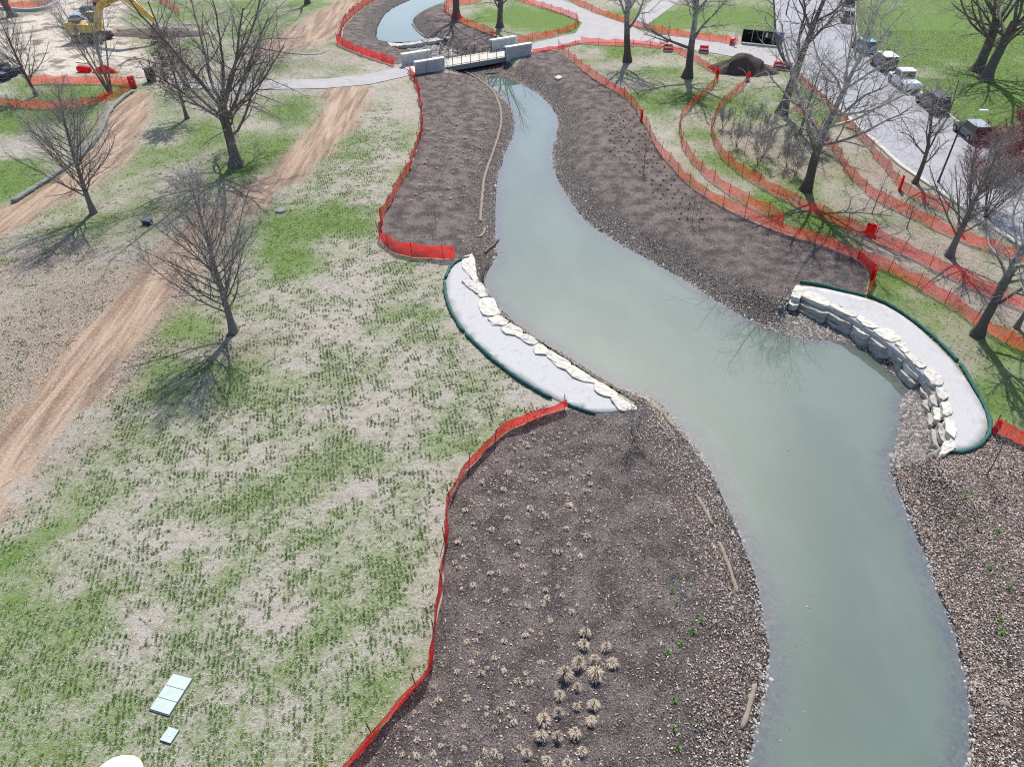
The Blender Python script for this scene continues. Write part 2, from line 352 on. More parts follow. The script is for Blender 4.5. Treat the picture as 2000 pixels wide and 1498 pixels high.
LITTER = [(200,600,7,1),(260,700,4,.9),(100,660,6,1),(60,520,5,.7),(60,740,4,1),(160,880,3,.5),(300,520,4,.6),(1500,320,5,1),(1450,270,4,.9),(1560,330,4,.8),(1650,430,5,.8),(1720,470,4,.8),(1800,480,5,.8),(1700,330,6,.7),(1880,560,5,.7),(1880,690,3,.6),(1830,630,2.5,.6),(1900,850,2,.9),(1350,330,3,.6),(1240,170,4,.7),(1960,620,4,.6),(400,520,4,.5),(440,700,3,.7),(250,430,6,.4),(1150,120,4,.6),(600,120,6,.4)]
SEED = unpl([(560,420),(650,250),(715,170),(800,150),(815,250),(735,440),(760,500),(880,515),(875,600),(1090,785),(960,850),(860,970),(850,1200),(820,1310),(640,1540),(540,1850),(-200,1850),(-100,1100),(60,960),(330,650),(480,480)])

def fields(p):
    """lush, clump, litter, sand: what grows or lies where on the open ground"""
    x, y = p[:, 0], p[:, 1]
    seed = ss(-sdf(p, SEED), -2, 2.5)
    big = fnoise(x, y, .22); mid = fnoise(x, y, .7, 4)
    bare = blob(p, BARE); litter0 = blob(p, LITTER)
    lush = np.clip(blob(p, LUSH) * .9 + (big - .5) * .9 + (mid - .5) * .5 + .40 - .06 * seed - bare * .45 - .36 * litter0, 0, 1)
    clump = np.clip((.48 + (mid - .5) * 1.0 + (big - .5) * .6) * seed + blob(p, CLUMP) * (.16 + .65 * mid) - bare * .45, 0, 1)
    litter = np.clip(litter0 + (mid - .5) * .4, 0, 1)
    sand = ss(-sdf(p, YARD) + (mid - .5) * 6, -2.0, 1.5)
    for t in TRACKS.values():
        sand = np.maximum(sand, .8 * ss(-sdf(p, t) + (mid - .5) * 2.6, -1.9, .5))
    far = ss(np.hypot(x, y), 150, 220)
    return lush * (1 - far) + .6 * far, clump, litter, sand

# ------------------------------------------------------------------ ground materials
def lawn_nodes(n):
    p = n.pos()
    lush, clump, litter = n.attr('lush'), n.attr('clump'), n.attr('litter')
    fine = n.step(n.noise(p, 24, 3, .75), .30, .70); med = n.step(n.noise(p, 5.5, 4, .7), .28, .72); big = n.step(n.noise(p, .7, 5, .65), .30, .70)
    rows = n.step(n.noise(n.mapv(p, (6.0, .8, 1), R(14)), 1.0, 4, .65), .3, .7)
    straw = n.mix(fine, (.175, .155, .128), (.55, .515, .455))
    straw = n.mix(big, straw, n.mix(fine, (.25, .215, .195), (.47, .43, .395)))
    straw = n.mix(n.math('MULTIPLY', n.step(n.noise(p, 1.8, 4, .6), .48, .62), .5), straw, n.mix(med, (.12, .115, .065), (.26, .25, .16)))
    olive = n.mix(fine, n.mix(med, (.05, .042, .03), (.11, .10, .05)), n.mix(big, (.27, .215, .18), (.20, .175, .125)))
    straw = n.mix(n.math('MULTIPLY', litter, .8), straw, olive)
    lr = n.noise(p, 13, 1, .5); spot = n.math('MULTIPLY', n.step(n.math('ADD', lr, n.math('MULTIPLY', litter, .09)), .615, .655), n.step(litter, .05, .6))
    straw = n.mix(spot, straw, n.mix(fine, (.30, .19, .15), (.56, .47, .42)))
    g1 = n.mix(fine, (.045, .105, .018), (.14, .245, .055))
    gl = n.mix(med, (.085, .165, .026), (.205, .315, .078))
    gl = n.mix(fine, n.mul(gl, (.45, .5, .45)), gl)
    wp = n.t.nodes.new('ShaderNodeVectorMath'); wp.operation = 'ADD'; n.set(wp.inputs[0], p); n.set(wp.inputs[1], n.mul(n.noise(p, 7, 2, .5, 0, True), (.12, .12, 0))); wp = wp.outputs[0]
    cd = n.vor(wp, 5.6); cr = n.noise(n.vor(wp, 5.6, 'Color'), 5.3, 0)
    cm = n.math('ADD', n.math('MULTIPLY', n.math('ADD', med, rows), .16), n.math('ADD', n.math('MULTIPLY', cr, .9), n.math('MULTIPLY', clump, .62)))
    cm = n.math('MULTIPLY', n.step(cm, .80, .98), n.step(cd, .56, .30))
    col = n.mix(n.math('MULTIPLY', n.step(n.math('ADD', n.math('MULTIPLY', med, .4), n.math('MULTIPLY', clump, .6)), .28, .90), .42), straw, n.mix(fine, (.085, .120, .045), (.25, .30, .14)))
    col = n.mix(n.math('MULTIPLY', cm, .55), col, g1)
    lm = n.math('ADD', n.math('MULTIPLY', med, .42), n.math('ADD', n.math('MULTIPLY', fine, .25), n.math('MULTIPLY', lush, .85)))
    col = n.mix(n.math('MULTIPLY', n.step(lm, .42, 1.15), .95), col, gl)
    return p, col, fine, med, big

def dirt_nodes(n, p, fine, med):
    st = n.noise(n.mapv(p, (1.3, .11, 1), R(37)), 1.0, 6, .65, .5)
    d = n.mix(n.step(st, .34, .66), (.185, .130, .095), (.385, .292, .218))
    d = n.mix(n.step(n.noise(p, .35, 4), .45, .62), d, n.mul(d, (1.05, 1.0, .98)))
    d = n.mix(n.math('MULTIPLY', n.step(med, .6, .95), .5), d, (.48, .40, .325))
    d = n.mix(n.math('MULTIPLY', n.step(fine, .6, .95), .30), d, (.18, .115, .085))
    return d, st

n = NT('lawn'); p, col, fine, med, big = lawn_nodes(n)
sd = n.attr('sand'); sandc = n.mix(n.noise(p, .8, 5, .65), (.36, .315, .26), (.62, .57, .50)); sandc = n.mix(n.step(n.noise(p, .35, 4), .5, .62), sandc, (.20, .165, .14))
dirt_e, _ = dirt_nodes(n, p, fine, med)
sandmix = n.mix(n.attr('yard'), dirt_e, sandc)
col = n.mix(n.step(n.math('ADD', sd, n.math('MULTIPLY', n.math('SUBTRACT', med, .5), .9)), .35, .62), col, sandmix)
n.bump(n.math('ADD', n.math('MULTIPLY', fine, .5), med), .55, .10); M_LAWN = n.fin(col, .95, .1)

n = NT('dirt_track'); p, lc, fine, med, big = lawn_nodes(n); d, st = dirt_nodes(n, p, fine, med)
e = n.attr('edge'); k = n.step(n.math('ADD', e, n.math('MULTIPLY', n.math('SUBTRACT', n.noise(p, 2.2, 5, .65), .5), 1.5)), .12, .42)
n.bump(n.math('ADD', st, n.math('MULTIPLY', med, .35)), .6, .14); M_DIRT = n.fin(d, .95, .1)

n = NT('bark_mulch'); p = n.pos(); f1 = n.noise(p, 30, 4, .75); f2 = n.noise(p, 9, 4, .7); f3 = n.noise(p, .8, 4, .6)
c = n.mix(n.step(f1, .33, .72), (.032, .027, .026), (.36, .315, .30)); c = n.mix(n.step(f2, .52, .72), c, n.mix(f1, (.066, .057, .052), (.33, .292, .272)))
c = n.mul(c, n.mix(n.step(f3, .35, .65), (.55, .54, .54), (1.25, 1.2, 1.17)))
sp = n.vor(p, 16, 'Color'); sr = n.noise(sp, 7.7, 0); c = n.mix(n.math('MULTIPLY', n.step(n.vor(p, 16), .4, .25), n.step(sr, .62, .66)), c, (.34, .30, .275))
sh = n.attr('shore'); peb = n.mix(n.vor(p, 13, 'Color'), (.12, .108, .10), (.40, .365, .34)); peb = n.mix(n.step(n.vor(p, 13), .35, .55), peb, (.035, .03, .028))
c = n.mix(n.math('MULTIPLY', n.step(n.math('ADD', sh, n.math('MULTIPLY', n.math('SUBTRACT', n.noise(p, 1.1, 4), .5), 3.4)), 3.1, 1.2), .85), c, peb)
wet = n.step(sh, .30, .02); c = n.mix(wet, c, n.mul(c, (.45, .45, .5)))
n.bump(n.math('ADD', f2, n.math('MULTIPLY', f1, .6)), 1.0, .16); M_MULCH = n.fin(c, .95, .1)

n = NT('stony_ground'); p = n.pos(); pc = n.vor(p, 9, 'Color'); c = n.mix(n.noise(pc, 5, 0), (.07, .058, .05), (.36, .33, .30)); c = n.mix(n.step(n.vor(p, 9), .34, .58), c, (.035, .03, .027))
c = n.mix(n.step(n.noise(p, 1.4, 4, .6), .52, .64), c, (.15, .085, .065)); n.bump(n.vor(p, 9), .8, .06); M_STONY = n.fin(c, .95, .1)
n = NT('crushed_limestone'); p = n.pos(); f1 = n.noise(p, 45, 2, .7); f3 = n.noise(p, 1.3, 5, .6)
c = n.mix(n.step(f1, .3, .7), (.30, .297, .305), (.48, .475, .48)); c = n.mix(n.step(f3, .55, .75), c, n.mul(c, (.86, .85, .84)))
tan = n.step(n.math('ADD', n.attr('edge'), n.math('MULTIPLY', n.noise(p, .9, 3), .9)), .52, .38); c = n.mix(n.math('MULTIPLY', tan, .6), c, (.62, .50, .38))
n.bump(f1, .4, .02); M_GRAVEL = n.fin(c, .95, .1)

n = NT('path_concrete'); p = n.pos(); f1 = n.noise(p, 20, 3, .7); f3 = n.noise(p, .5, 5, .6)
c = n.mix(f3, (.25, .242, .25), (.40, .385, .38)); c = n.mul(c, n.mix(f1, (.85, .85, .85), (1.1, 1.1, 1.1))); n.bump(f1, .15, .02); M_PATH = n.fin(c, .9, .2)

n = NT('road_asphalt'); p = n.pos(); f1 = n.noise(p, 25, 3, .7); f3 = n.noise(p, .35, 5, .6)
c = n.mix(f3, (.22, .22, .24), (.335, .335, .36)); c = n.mul(c, n.mix(f1, (.8, .8, .8), (1.15, 1.15, 1.15)))
crack = n.step(n.vor(n.mapv(p, (.28, .28, .28)), 1.0, 'Distance', 'DISTANCE_TO_EDGE'), .012, .004); c = n.mix(n.math('MULTIPLY', crack, .55), c, (.09, .09, .095))
n.bump(f1, .15, .02); M_ROAD = n.fin(c, .85, .25)
M_KERB = simple('kerb_concrete', (.44, .42, .38), .9, .15, 0, .2, 3)

# turbid creek water: colour of the suspended silt, paler over the deep middle, the bottom showing through at the margin
n = NT('creek_water'); p = n.pos(); dep = n.attr('depth')
f = n.step(n.noise(n.mapv(p, (1, .45, 1), R(20)), .22, 4, .6), .32, .68); silt = n.mix(f, (.074, .106, .074), (.098, .132, .096))
bot = n.mix(n.vor(p, 7, 'Color'), (.045, .047, .047), (.16, .15, .13)); bot = n.mix(n.noise(p, 1.5, 3), bot, (.055, .07, .075))
k = n.step(n.math('ADD', dep, n.math('MULTIPLY', n.math('SUBTRACT', n.noise(p, 1.2, 4), .5), .25)), .0, .46)
w = n.mix(k, bot, silt)
n.bump(n.noise(n.mapv(p, (1, .7, 1)), 2.5, 2, .5), .02, .01)
M_WATER = n.fin(w, .02, .5); n.bsdf.inputs['IOR'].default_value = 2.15

# ------------------------------------------------------------------ ground sheet, water, zones
def inflate(poly, d):
    a = .5 * np.sum(poly[:, 0] * np.roll(poly[:, 1], -1) - np.roll(poly[:, 0], -1) * poly[:, 1])
    t = np.roll(poly, -1, 0) - np.roll(poly, 1, 0); nr = np.stack([t[:, 1], -t[:, 0]], 1) * np.sign(a)
    return poly + d * nr / np.maximum(np.hypot(nr[:, 0], nr[:, 1])[:, None], 1e-6)
xs = np.r_[-2500, -1200, -600, -320, -200, -140, np.arange(-110, 110.01, .55), 140, 200, 320, 600, 1200, 2500]
ys = np.r_[-2500, -1200, -500, -200, -80, -30, -10, 0, np.arange(4, 150.01, .55), 165, 190, 240, 350, 600, 1200, 2500]
gx, gy = np.meshgrid(xs, ys); gp = np.stack([gx.ravel(), gy.ravel()], 1)
gz = height(gp)
for poly, s0 in [(q, .35) for q in list(BEDS.values()) + list(PATHS.values()) + [PLAT_L, PLAT_R, ROAD]] + [(q, 1.3) for q in TRACKS.values()]:
    bb = (gp[:, 0] > poly[:, 0].min()) & (gp[:, 0] < poly[:, 0].max()) & (gp[:, 1] > poly[:, 1].min()) & (gp[:, 1] < poly[:, 1].max())
    if bb.any(): gz[bb] -= .12 * ss(-sdf(gp[bb], poly), s0, s0 + .65)
fields_exact = fields; FR = Raster(fields_exact, -110, 110, 4, 150, .6)
def fields(p): return FR(np.asarray(p, float))
lu, cl, li, sa = fields_exact(gp)
yard = ss(-sdf(gp, YARD), -4, 2)
nx, ny = len(xs), len(ys)
ii = (np.arange(ny - 1)[:, None] * nx + np.arange(nx - 1)[None]).ravel()
ground = link('ground', mesh_np('ground', np.c_[gp, gz], quads=np.stack([ii, ii + 1, ii + nx + 1, ii + nx], 1), mat=M_LAWN, smooth_=True,
     attrs=dict(lush=lu, clump=cl, litter=li, sand=sa, yard=yard)))
tag(ground, 'patchy spring lawn with straw, bare soil and green clumps', 'ground', kind='structure')

def sheet(name, poly, mat, dz, step=.55, rag=.12, attrs=None, flat=None, skirt=0.0, bstep=.3, follow=True):
    """a zone of the ground laid just above it: ragged outline, interior points on a grid, every point on the terrain"""
    b = resample(poly, bstep, True)
    if rag:
        nrm = np.roll(b, -1, 0) - np.roll(b, 1, 0); nrm = np.stack([nrm[:, 1], -nrm[:, 0]], 1); nrm /= np.maximum(np.hypot(nrm[:, 0], nrm[:, 1])[:, None], 1e-6)
        b = b + nrm * (rag * 2 * (fnoise(b[:, 0], b[:, 1], 1.3, 9) - .5) + rag * (vnoise(b[:, 0], b[:, 1], 4.5, 2) - .5))[:, None]
    lo, hi = b.min(0), b.max(0)
    X, Y = np.meshgrid(np.arange(lo[0], hi[0], step), np.arange(lo[1], hi[1], step)); g = np.stack([X.ravel(), Y.ravel()], 1)
    g = g + np.random.default_rng(1).uniform(-.12, .12, g.shape) * step
    g = g[sdf(g, b) < -.4 * step]
    pts = np.vstack([b, g]); nb = len(b)
    v, e, f, ov, oe, of = delaunay_2d_cdt([Vector(q) for q in pts], [(i, (i + 1) % nb) for i in range(nb)], [], 1, 1e-5)
    v = np.array([q[:] for q in v]); tr = np.array([t for t in f if len(t) == 3])
    a, b_, c_ = v[tr[:, 0]], v[tr[:, 1]], v[tr[:, 2]]
    cr = (b_ - a)[:, 0] * (c_ - a)[:, 1] - (b_ - a)[:, 1] * (c_ - a)[:, 0]
    tr[cr < 0] = tr[cr < 0][:, ::-1]
    z = (height(v) if flat is None else np.full(len(v), flat)) + dz
    A = {}
    for k, fn in (attrs or {}).items():
        r = fn(v); A.update(r if isinstance(r, dict) else {k: r})
    co = np.c_[v, z]; quads = None
    if skirt:
        # boundary loop repeated lower down
        bl = np.array([o for o in range(len(v))])
        from collections import Counter
        ed = Counter()
        for t in tr:
            for i in range(3): ed[(t[i], t[(i + 1) % 3])] += 1
        be = [q for q in ed if (q[1], q[0]) not in ed]
        low = co.copy(); low[:, 2] -= skirt; m = len(co); co = np.vstack([co, low])
        quads = np.array([(q[1], q[0], q[0] + m, q[1] + m) for q in be])
        A = {k: np.r_[r, r] for k, r in A.items()}
    return link(name, mesh_np(name, co, tris=tr, quads=quads, mat=mat, smooth_=not skirt, attrs=A))

def lawn_attrs(poly):
    def fn(v):
        a, b, c, d = fields(v); return dict(lush=a, clump=b, litter=c, edge=-sdf(v, poly))
    return fn
def bed_attrs(v):
    return dict(shore=np.minimum(sd_main(v), sdf(v, POND)))

water = sheet('water', inflate(resample(MAIN, 1.0, True), .25), M_WATER, 0, .8, 0, dict(depth=lambda v: WZ - height(v)), flat=WZ)
tag(water, 'still grey green creek winding between mulch banks', 'water', kind='structure')
pond = sheet('pond_water', inflate(resample(POND, 1.0, True), .25), M_WATER, 0, .8, 0, dict(depth=lambda v: PZ - height(v) + .1), flat=PZ)
tag(pond, 'sky blue pond above the stone weir', 'water', kind='structure')
tag(sheet('water', unpl([(915,137),(940,132),(975,130),(990,139),(965,144),(930,145)], -.83), M_WATER, 0, .5, .05, dict(depth=lambda v: v[:, 0] * 0 + .25), flat=-.83), 'shallow water in the shade under the footbridge', 'water', kind='structure')

BED_LABEL = dict(g='narrow rubble strip between the left landing and the water', h='stony beach ground below the upper boulder wall', i='stony beach ground below the lower boulder wall', j='stony channel ground under the footbridge', a='brown mulch planting bed on the left bank below the footbridge', b='large mulch bed with tan grass tufts at the bottom of the picture', c='brown mulch bed on the right bank inside the red fence', d='leaf strewn mulch bank at the lower right edge', e='mulch bed left of the upper pond', f='mulch bed between upper pond and lawn island')
for k, poly in BEDS.items():
    tag(sheet('mulch_bed' if k < 'g' else 'stony_ground', poly, M_MULCH if k < 'g' else M_STONY, .03 if k < 'g' else .045, .5, .1, dict(x=bed_attrs)), BED_LABEL[k], 'planting bed' if k < 'g' else 'ground', kind='structure')
TR_LABEL = dict(a='orange dirt haul track crossing the lawn past the big tree', b='pinkish dirt track at the left edge behind the small trees', c='dirt track running to the top edge beside the upper pond')
for k, poly in TRACKS.items():
    tag(sheet('dirt_track', inflate(resample(poly, .8, True), -.55), M_DIRT, .014, .55, .25), TR_LABEL[k], 'track', kind='structure')
PA_LABEL = dict(west='pale path reaching the footbridge from the left', east='grey path running from the footbridge to the road', north='grey path branching off to the top edge')
for k, poly in PATHS.items():
    tag(sheet('path', poly, M_PATH, .05 if k != 'north' else .045, .8, .06), PA_LABEL[k], 'path', kind='structure')
tag(sheet('gravel_path', PLAT_L, M_GRAVEL, .05, .5, .03, dict(edge=lambda v: pdist(v, np.vstack([PLAT_L, PLAT_L[:1]]))), flat=0, skirt=.5), 'white gravel landing curving along the left bank', 'gravel path', kind='structure')
tag(sheet('gravel_path', PLAT_R, M_GRAVEL, .12, .5, .03, dict(edge=lambda v: pdist(v, np.vstack([PLAT_R, PLAT_R[:1]]))), flat=0, skirt=.7), 'white gravel landing behind the boulder wall on the right bank', 'gravel path', kind='structure')
tag(sheet('road', ROAD, M_ROAD, .055, 1.0, 0.0), 'pale grey asphalt road with parked cars', 'road', kind='structure')

def ribbon(name, line, w, h, mat, z0=0.0, closed=False, bev=.03):
    """kerb: a low bar following a line"""
    l = np.asarray(line); t = np.gradient(l, axis=0); nr = np.stack([-t[:, 1], t[:, 0]], 1); nr /= np.hypot(nr[:, 0], nr[:, 1])[:, None]
    zz = height(l) + z0; k = len(l)
    prof = [(-w / 2, -.1), (-w / 2, h - bev), (-w / 2 + bev, h), (w / 2 - bev, h), (w / 2, h - bev), (w / 2, -.1)]
    co = np.concatenate([np.c_[l + nr * a, zz + b] for a, b in prof]); q = []
    for j in range(len(prof) - 1):
        i = np.arange(k - 1); q.append(np.stack([j * k + i, j * k + i + 1, (j + 1) * k + i + 1, (j + 1) * k + i], 1))
    return link(name, mesh_np(name, co, quads=np.concatenate(q), mat=mat))
RK = resample(unpl([(2230,440),(2080,366),(2010,328),(1960,300),(1900,264),(1850,224),(1800,184),(1740,140),(1692,105),(1672,60),(1666,-16)]), 1.0)
tag(ribbon('road_kerb', RK, .3, .15, M_KERB, .03), 'concrete kerb beside the parked cars', 'kerb', kind='structure')
LK = resample(unpl([(1546,130),(1590,170),(1650,225),(1700,270),(1760,325),(1830,372),(1900,420),(1960,460),(2010,492),(2110,560)]), 1.0)
tag(ribbon('road_kerb', LK, .45, .13, M_KERB, .03), 'concrete kerb on the creek side of the road', 'kerb', kind='structure')
TK = resample(smooth(unpl([(-60,14),(0,19),(45,24),(82,22),(104,13),(116,2),(126,-16)]), 2), .6)
tag(ribbon('garden_kerb', TK, .45, .45, simple('kerb_grey', (.36, .38, .41), .9, .15), .0), 'curved grey concrete kerb at the top left corner', 'kerb', kind='structure')
# ------------------------------------------------------------------ bridge
M_STONE = NT('limestone_block'); p = M_STONE.obj(); f = M_STONE.noise(p, 5, 5, .65)
c = M_STONE.mix(f, (.40, .415, .445), (.52, .525, .545)); c = M_STONE.mul(c, M_STONE.mix(M_STONE.rnd(), (.90, .91, .93), (1.06, 1.05, 1.03)))
M_STONE.bump(M_STONE.noise(p, 12, 4, .7), .5, .03); M_STONE = M_STONE.fin(c, .9, .15)
M_CAP = simple('cap_stone', (.60, .595, .58), .85, .2, 0, .1, 3)
M_MORTAR = simple('mortar', (.36, .365, .38), .95, .1)
M_DECK = simple('deck_concrete', (.52, .49, .43), .9, .15, 0, .12, 2)
M_GIRDER = simple('girder_paint', (.20, .22, .24), .7, .3)
M_BLACK = simple('black_steel', (.016, .016, .018), .5, .4)
A0 = np.array([-8.55, 94.9]); E1 = np.array([.857, .515]); BW, BL = 4.0, 9.0
br = empty('footbridge', (A0[0], A0[1], 0), math.atan2(E1[1], E1[0]), 'footbridge with pale limestone end walls and thin black railings', 'bridge')
MB().box(-4.2, BL + 4.0, .30, BW - .30, -.10, .14, .02).build('deck', M_DECK, br)
for y in (.10, BW - .34): MB().box(-.1, BL + .1, y, y + .22, -.42, .16, .02).build('girder', M_GIRDER, br)
rng = random.Random(4)
BLK = [MB().box(-w / 2, w / 2, -.24, .24, -.1385, .1385, .014).build('stone_block', M_STONE) for w in (.45, .6, .78)]
def wall(x0, x1, y, zb0, zb1):
    core = MB(); core.add([(x0 + .05, y - .2, zb0), (x1 - .05, y - .2, zb1), (x1 - .05, y + .2, zb1), (x0 + .05, y + .2, zb0), (x0 + .05, y - .2, 1.28), (x1 - .05, y - .2, 1.28), (x1 - .05, y + .2, 1.28), (x0 + .05, y + .2, 1.28)],
        [(3, 2, 1, 0), (4, 5, 6, 7), (0, 1, 5, 4), (1, 2, 6, 5), (2, 3, 7, 6), (3, 0, 4, 7)])
    o = core.build('wall_core', M_MORTAR, br)
    z = 1.30 - .145; row = 0
    while z > min(zb0, zb1) - .1:
        x = x0 + (0 if row % 2 == 0 else -.2)
        while x < x1 - .08:
            i = rng.choice((0, 1, 2)); w = (.45, .6, .78)[i]; a, b = max(x, x0), min(x + w - .014, x1)
            zg = zb0 + (zb1 - zb0) * ((a + b) / 2 - x0) / (x1 - x0)
            if b - a > .1 and z > zg - .1:
                s = BLK[i].copy(); COL.objects.link(s); s.parent = o; s.location = ((a + b) / 2, y + rng.uniform(-.012, .012), z); s.scale = ((b - a) / (w), 1, 1)
            x += w
        z -= .285; row += 1
    MB().box(x0 - .08, x1 + .08, y - .34, y + .34, 1.305, 1.48, .03).build('cap_stone', M_CAP, br)
wall(-4.0, -.05, 0.0, -.55, -1.1); wall(BL + .05, BL + 3.9, 0.0, -1.0, -.25)
wall(-4.0, -.05, BW, -.4, -.9); wall(BL + .05, BL + 3.9, BW, -.9, -.2)
for b in BLK: bpy.data.objects.remove(b)
for y in (.2, BW - .2):
    for i in range(8): MB().box(i * BL / 7 - .03, i * BL / 7 + .03, y - .03, y + .03, .12, 1.28).build('railing_post', M_BLACK, br)
    for z in (1.25, .28): MB().box(0, BL, y - .025, y + .025, z - .025, z + .025).build('rail', M_BLACK, br)
    pk = MB()
    for i in range(int(BL / .16)): pk.box(i * .16 + .05, i * .16 + .062, y - .006, y + .006, .28, 1.24)
    tag(pk.build('baluster_bars', M_BLACK, br), kind='stuff')

# ------------------------------------------------------------------ plastic mesh fences
n = NT('orange_fence_mesh'); p = n.obj(); f = n.noise(p, 1.2, 3)
c = n.mix(f, (.56, .016, .026), (.66, .036, .024))
dif = n.bsdf; n.fin(c, .55, .3)
tr = n.t.nodes.new('ShaderNodeBsdfTranslucent'); n.set(tr.inputs[0], n.mix(f, (.78, .022, .038), (.86, .05, .034)))
mx = n.t.nodes.new('ShaderNodeMixShader'); mx.inputs[0].default_value = .5
n.t.links.new(dif.outputs[0], mx.inputs[1]); n.t.links.new(tr.outputs[0], mx.inputs[2]); n.t.links.new(mx.outputs[0], n.out.inputs[0]); M_NET = n.m
M_POST = simple('fence_stake', (.03, .022, .02), .7, .3)
POST = {}
def post_mesh(h):
    h = round(h, 2)
    if h not in POST:
        o = MB().tube([(0, 0, -.15), (0, 0, h)], .022, 5).build('post', M_POST); POST[h] = o.data; bpy.data.objects.remove(o)
    return POST[h]
def fence(px, label, h=1.1, gap=2.4, lean=.0, seed=0, world=None, dens=1.0, sag=.13, thick=1.0):
    rg = np.random.default_rng(seed)
    l3 = atl(px) if world is None else world
    l = resample(smooth(l3[:, :2], 2), .45); k = len(l); z = height(l)
    t = np.gradient(l, axis=0); nr = np.stack([-t[:, 1], t[:, 0]], 1); nr /= np.maximum(np.hypot(nr[:, 0], nr[:, 1])[:, None], 1e-6)
    s = np.r_[0, np.cumsum(np.hypot(*(l[1:] - l[:-1]).T))]
    ph = (s % gap) / gap
    top = h * (1 - sag * np.sin(ph * math.pi) ** 2 - .20 * vnoise(s, s * 0 + seed, .7))
    bul = (vnoise(s, s * 0, .6, seed) - .5) * .46 + lean
    def P(i0, fr):  # point of the net at column i0, height fraction fr (arrays)
        b = bul[i0] * np.sin(fr * 2.2) + .04 * np.sin(s[i0] * 3.1 + fr * 5)
        return np.c_[l[i0] + nr[i0] * b[:, None], z[i0] + .02 + top[i0] * fr]
    co = []; q = []; nv = 0
    rows = int(round(19 * dens)); sw = .0165 * thick
    idx = np.arange(k)
    for j in range(rows + 1):
        fr = j / rows; hw = (sw if 0 < j < rows else sw * 1.7) / 2
        a = P(idx, np.full(k, max(fr - hw / h, 0))); b = P(idx, np.full(k, min(fr + hw / h, 1.0)))
        if 0 < fr: co.append(np.vstack([a, b])); i = np.arange(k - 1) + nv; q.append(np.stack([i, i + 1, i + k + 1, i + k], 1)); nv += 2 * k
    # upright strands
    cols = int(s[-1] / .055); sc = np.linspace(0, s[-1], cols); hw = .011 * thick
    frs = np.linspace(0, 1, 4)
    def PS(sv, fr):
        x = np.stack([np.interp(sv, s, l[:, 0]), np.interp(sv, s, l[:, 1])], 1); nn = np.stack([np.interp(sv, s, nr[:, 0]), np.interp(sv, s, nr[:, 1])], 1)
        b = np.interp(sv, s, bul) * math.sin(fr * 2.2) + .04 * np.sin(sv * 3.1 + fr * 5)
        return np.c_[x + nn * b[:, None], np.interp(sv, s, z) + .02 + np.interp(sv, s, top) * fr]
    grid = [np.vstack([PS(sc - hw, f), PS(sc + hw, f)]) for f in frs]
    for j in range(3):
        i = np.arange(cols) + nv + j * 2 * cols; q.append(np.stack([i, i + cols, i + 3 * cols, i + 2 * cols], 1))
    co += grid
    root = empty('safety_fence', (l[0][0], l[0][1], 0), 0, label, 'fence', 'orange plastic mesh fences around the planting beds')
    co = np.vstack(co) - np.array([l[0][0], l[0][1], 0])
    tag(link('netting', mesh_np('netting', co, quads=np.concatenate(q), mat=M_NET), root), kind='stuff')
    for sv in np.arange(0, s[-1] + .01, gap):
        pt = [float(np.interp(sv, s, l[:, 0])), float(np.interp(sv, s, l[:, 1])), float(np.interp(sv, s, z))]
        o = link('post', post_mesh(h + .12), root, (pt[0] - l[0][0], pt[1] - l[0][1], pt[2])); o.rotation_euler = (rg.normal() * .09, rg.normal() * .09, 0)
    return root
